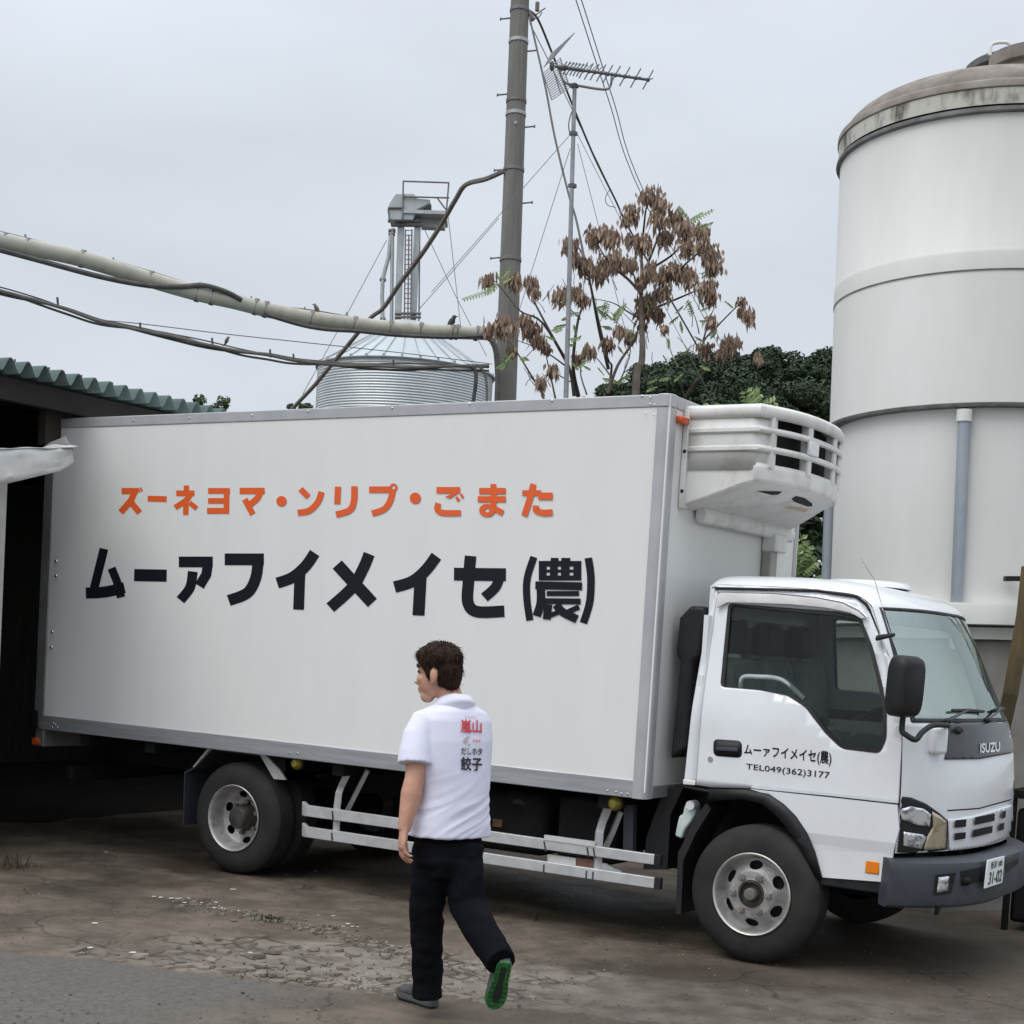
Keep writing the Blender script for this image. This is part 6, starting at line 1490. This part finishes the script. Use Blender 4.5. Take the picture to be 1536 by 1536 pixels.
b.tube(LL, [.055, .055, .05, .05, .04], 12); b.tube(RL_, [.055, .055, .05, .05, .04], 12)
body = remeshed(b, .0048, 'body', M_SKIN, man, 3)
eb = MB()
for s_ in (1, -1): eb.ball(HP(.079, s_ * .034, -.010), (.010, .013, .008), 10, 8, AX)
eb.build('eye', M_EYE, man)
wb_ = MB()
for s_ in (1, -1): wb_.tube([HP(.091, s_ * .014, .012), HP(.088, s_ * .036, .018), HP(.068, s_ * .056, .012)], [(.008, .005), (.009, .006), (.006, .004)], 8, wide=UPV)
wb_.build('eyebrow', M_HAIR, man)
# --- hair
h = MB()
h.ball(HP(-.012, 0, .048), (.110, .092, .082), 24, 16, AX)
h.ball(HP(-.052, 0, .0), (.066, .082, .098), 20, 14, AX)
h.ball(HP(.052, 0, .062), (.050, .074, .042), 16, 12, AX)
h.ball(HP(-.066, 0, -.055), (.044, .062, .050), 16, 12, AX)
for s_ in (1, -1): h.ball(HP(.016, s_ * .070, .002), (.020, .014, .040), 12, 8, AX)
hair = remeshed(h, .006, 'hair', M_HAIR, man, 3, lambda c, n: .004 * noise.noise(c * 20) + .0025 * noise.noise((c.x * 70, c.y * 70, c.z * 25)))
hb_ = bmesh.new(); hb_.from_mesh(hair.data); hv = [(v.co.copy(), v.normal.copy()) for v in hb_.verts]
for _ in range(1700):
    c_, n = random.choice(hv)
    fl_ = (UPV * -.75 - hf * .25 + V((random.gauss(0, .2), random.gauss(0, .2), random.gauss(0, .2))))
    rel = c_ - (HP(-.01, 0, .05) - worldorg(man))
    if rel.dot(UPV) > .04: fl_ = rel * 9 + hf * random.gauss(.1, .3) + hs * random.gauss(0, .25) + UPV * random.gauss(-.1, .2)
    t = (fl_ - n * fl_.dot(n)).normalized(); ln = random.uniform(.018, .045); sd = t.cross(n).normalized() * random.uniform(.002, .0042)
    p0 = c_ - n * .002; p1 = c_ + t * ln * .55 + n * random.uniform(.001, .004); p2 = c_ + t * ln + n * (random.uniform(-.004, .004) if random.random() < .9 else random.uniform(.004, .02))
    vs = [hb_.verts.new(q) for q in (p0 - sd, p0 + sd, p1 + sd * .7, p1 - sd * .7, p2)]
    hb_.faces.new(vs[:4]); hb_.faces.new((vs[3], vs[2], vs[4]))
hb_.to_mesh(hair.data); hb_.free(); hair.data.shade_smooth()
# --- trousers
t_ = MB()
t_.tube([P(671, 1238, 7.06), P(672, 1252, 7.06), P(672, 1272, 7.05), P(672, 1300, 7.03), P(672, 1322, 7.02)], [(.15, .10), (.165, .115), (.180, .138), (.170, .135), (.12, .10)], 24, wide=LAT)
t_.tube([P(650, 1272, 7.0), LL[1], LL[2], LL[3], P(641, 1465, 7.12), P(641, 1496, 7.13)], [(.098, .11), (.090, .10), (.081, .085), (.073, .08), (.070, .075), (.069, .078)], 20, wide=LAT)
t_.tube([P(694, 1272, 7.04), RL_[1], RL_[2], RL_[3], P(742, 1428, 6.73), P(752, 1444, 6.67)], [(.098, .11), (.092, .10), (.080, .085), (.075, .08), (.068, .072), (.069, .07)], 20, wide=LAT)
remeshed(t_, .008, 'trousers', M_TROUS, man, 4, lambda c, n: .008 * noise.noise((c.x * 7, c.y * 7, c.z * 16)) + .004 * noise.noise((c.x * 20, c.y * 20, c.z * 34)))
# --- polo shirt
s = MB()
tor = ((684, 1052, .075, .068), (683, 1058, .105, .085), (682, 1066, .160, .100), (681, 1079, .190, .114), (680, 1110, .196, .130), (678, 1150, .192, .138), (677, 1195, .182, .140), (674, 1228, .193, .148), (671.5, 1252, .205, .154))
def sup(c, a, bb, n=36):
    return [c + LAT * (a * abs(math.cos(q)) ** .88 * math.copysign(1, math.cos(q))) + HEAD_ * (bb * abs(math.sin(q)) ** .88 * math.copysign(1, math.sin(q))) for q in [6.2832 * k / n for k in range(n)]]
s.loft([sup(P(x, y, D0), a, bb) for x, y, a, bb in tor])
s.tube([P(655, 1076, 7.0), P(636, 1084, 6.965), P(627, 1105, 6.94), P(623, 1130, 6.915), P(622, 1146, 6.905)], [.056, .066, .071, .075, .080], 24)
s.tube([P(704, 1076, 7.10), P(716, 1086, 7.14), P(718, 1105, 7.19), P(715, 1130, 7.24), P(711, 1148, 7.27)], [.060, .066, .068, .068, .068], 24)
def folds(c, n):
    u = c.dot(LAT); v = c.z; w = c.dot(HEAD_)
    k = .003 * noise.noise((c.x * 5, c.y * 5, c.z * 5))
    q = (v * .86 - u * .50); r_ = (u * .86 + v * .50)
    low = min(1, max(.08, (1.22 - v) / .22))
    warp = .5 * noise.noise((r_ * 3, q * 3, 1))
    f1 = noise.noise((q * 11 + warp, r_ * 2.2, w * 1.5)); f2 = noise.noise((q * 24 + warp, r_ * 3.5, w * 2 + 7))
    k += low * (.010 * (1 - 2 * abs(f1)) * .7 + .005 * (1 - 2 * abs(f2)) - .004)
    return k
shirt = remeshed(s, .0065, 'polo_shirt', M_SHIRT, man, 4, folds)
cl = MB(); co_ = P(681, 1056, D0 - .0); cax = (V((0, 0, 1)) + HEAD_ * .36 + LAT * .03).normalized()
cl.lathe([(.084, -.05), (.096, -.022), (.101, -.014), (.094, .004), (.081, .026), (.075, .029), (.070, .024), (.075, .0), (.078, -.03)], co_, cax, 48)
for v in cl.bm.verts:
    q = v.co - co_; v.co = v.co + cax * (.006 * noise.noise(v.co * 14)) + q * .02 * noise.noise(v.co * 9)
cl.build('collar', M_SHIRT, shirt, smooth=60)
sb_ = [bvh_of(shirt)]
Z6 = zoomer(560, 940, 2.577)
def prt(body_, x0, y0, x1, y1, name, m_, bold): text_on(body_, [Z6(x0, y0), Z6(x1, y0 + .035 * (x1 - x0)), Z6(x1, y1 + .035 * (x1 - x0)), Z6(x0, y1)], sb_, .005, name, m_, shirt, bold, .16)
prt('嵐山', 336, 358, 416, 410, 'red_print', M_PRINT, .018)
prt('らんざん', 352, 345, 394, 354, 'red_print', M_PRINT, .0)
prt('だしホタ', 338, 466, 418, 494, 'black_print', M_PRINTK, .018)
prt('餃子', 336, 502, 418, 556, 'black_print', M_PRINTK, .028)
M_PRINTG = mat('print_faded', (.45, .40, .40), .8)
decal([[Z6(*q) for q in pq] for pq in (((346, 438), (362, 424), (370, 420), (368, 430), (358, 438), (366, 446), (352, 452)), ((362, 456), (374, 452), (372, 460)))], sb_, .005, 'faded_print', M_PRINTG, shirt, 2)
decal([[Z6(*q) for q in pq] for pq in (((384, 436), (392, 436), (392, 444), (384, 444)), ((395, 437), (402, 437), (402, 445), (395, 445)), ((405, 437), (412, 438), (412, 446), (405, 445)))], sb_, .005, 'red_mark', mat('print_pale_red', (.72, .30, .32), .8), shirt, 1)
# --- shoes
def shoe(heel, fwd, upn, sole_m):
    fwd = fwd.normalized(); side = fwd.cross(upn).normalized(); upn = side.cross(fwd).normalized()
    def q(f, s_, u): return heel + fwd * f + side * s_ + upn * u
    m_ = MB()
    m_.tube([q(-.004, 0, .052), q(.018, 0, .062), q(.06, 0, .066), (q(.11, 0, .056)), q(.17, 0, .044), q(.225, 0, .036), q(.262, 0, .030), q(.280, 0, .028)], [(.018, .03), (.032, .046), (.037, .052), (.041, .044), (.046, .034), (.045, .027), (.032, .018), (.010, .008)], 18, wide=side)
    m_.tube([q(.045, 0, .075), q(.055, 0, .115)], [(.036, .05), (.036, .046)], 16, wide=side)
    up_ = remeshed(m_, .006, 'shoe', M_SHOE, man, 3)
    out = [(-.016, 0), (-.012, .022), (.01, .034), (.05, .037), (.10, .036), (.15, .043), (.20, .049), (.245, .044), (.275, .026), (.287, 0)]
    ol = out + [(a, -c) for a, c in out[::-1][1:-1]]
    ms = MB(); n_ = len(ol)
    ms.loft([[q(a, c, .030) for a, c in ol], [q(a * 1.01, c * 1.05, .018) for a, c in ol], [q(a, c, .004) for a, c in ol]]); ms.build('midsole', M_MIDS, up_, smooth=50)
    so = MB(); so.loft([[q(a * .995, c * .985, .006) for a, c in ol], [q(a * .99 + .001, c * .97, .001) for a, c in ol], [q(a * .97 + .004, c * .93, -.003) for a, c in ol]]); so.build('outsole', sole_m, up_, smooth=30)
    tr = MB()
    def pad(pts): tr.loft([[q(a, c, -.002) for a, c in pts], [q(a, c, -.0055) for a, c in pts]])
    pad([(.02, -.012), (.02, .012), (.06, .014), (.11, .012), (.15, .018), (.20, .020), (.235, .012), (.235, -.012), (.20, -.020), (.15, -.018), (.11, -.012), (.06, -.014)])
    for k in range(9):
        for s_ in (-1, 1):
            f_ = .0 + k * .028; w_ = .030 if k < 4 else .038
            pad([(f_, s_ * .022), (f_ + .004, s_ * .022), (f_ + .010, s_ * w_), (f_ + .006, s_ * w_)])
    tr.build('tread', M_SOLED, up_, smooth=0)
    return up_
lh = U(650, 1511, 2, 0); shoe(lh + V((0, 0, .004)), HEAD_ + LAT * -.10, V((0, 0, 1)), M_SOLED)
rh, rt = P(757, 1446, 6.66), P(742, 1507, 6.80)
rf_ = (rt - rh).normalized(); rn_ = (FWD * .85 - DOWN * .35 - RIGHT * .1); rn_ = (rn_ - rf_ * rn_.dot(rf_)).normalized()
shoe(rh, rf_, rn_, M_SOLE)
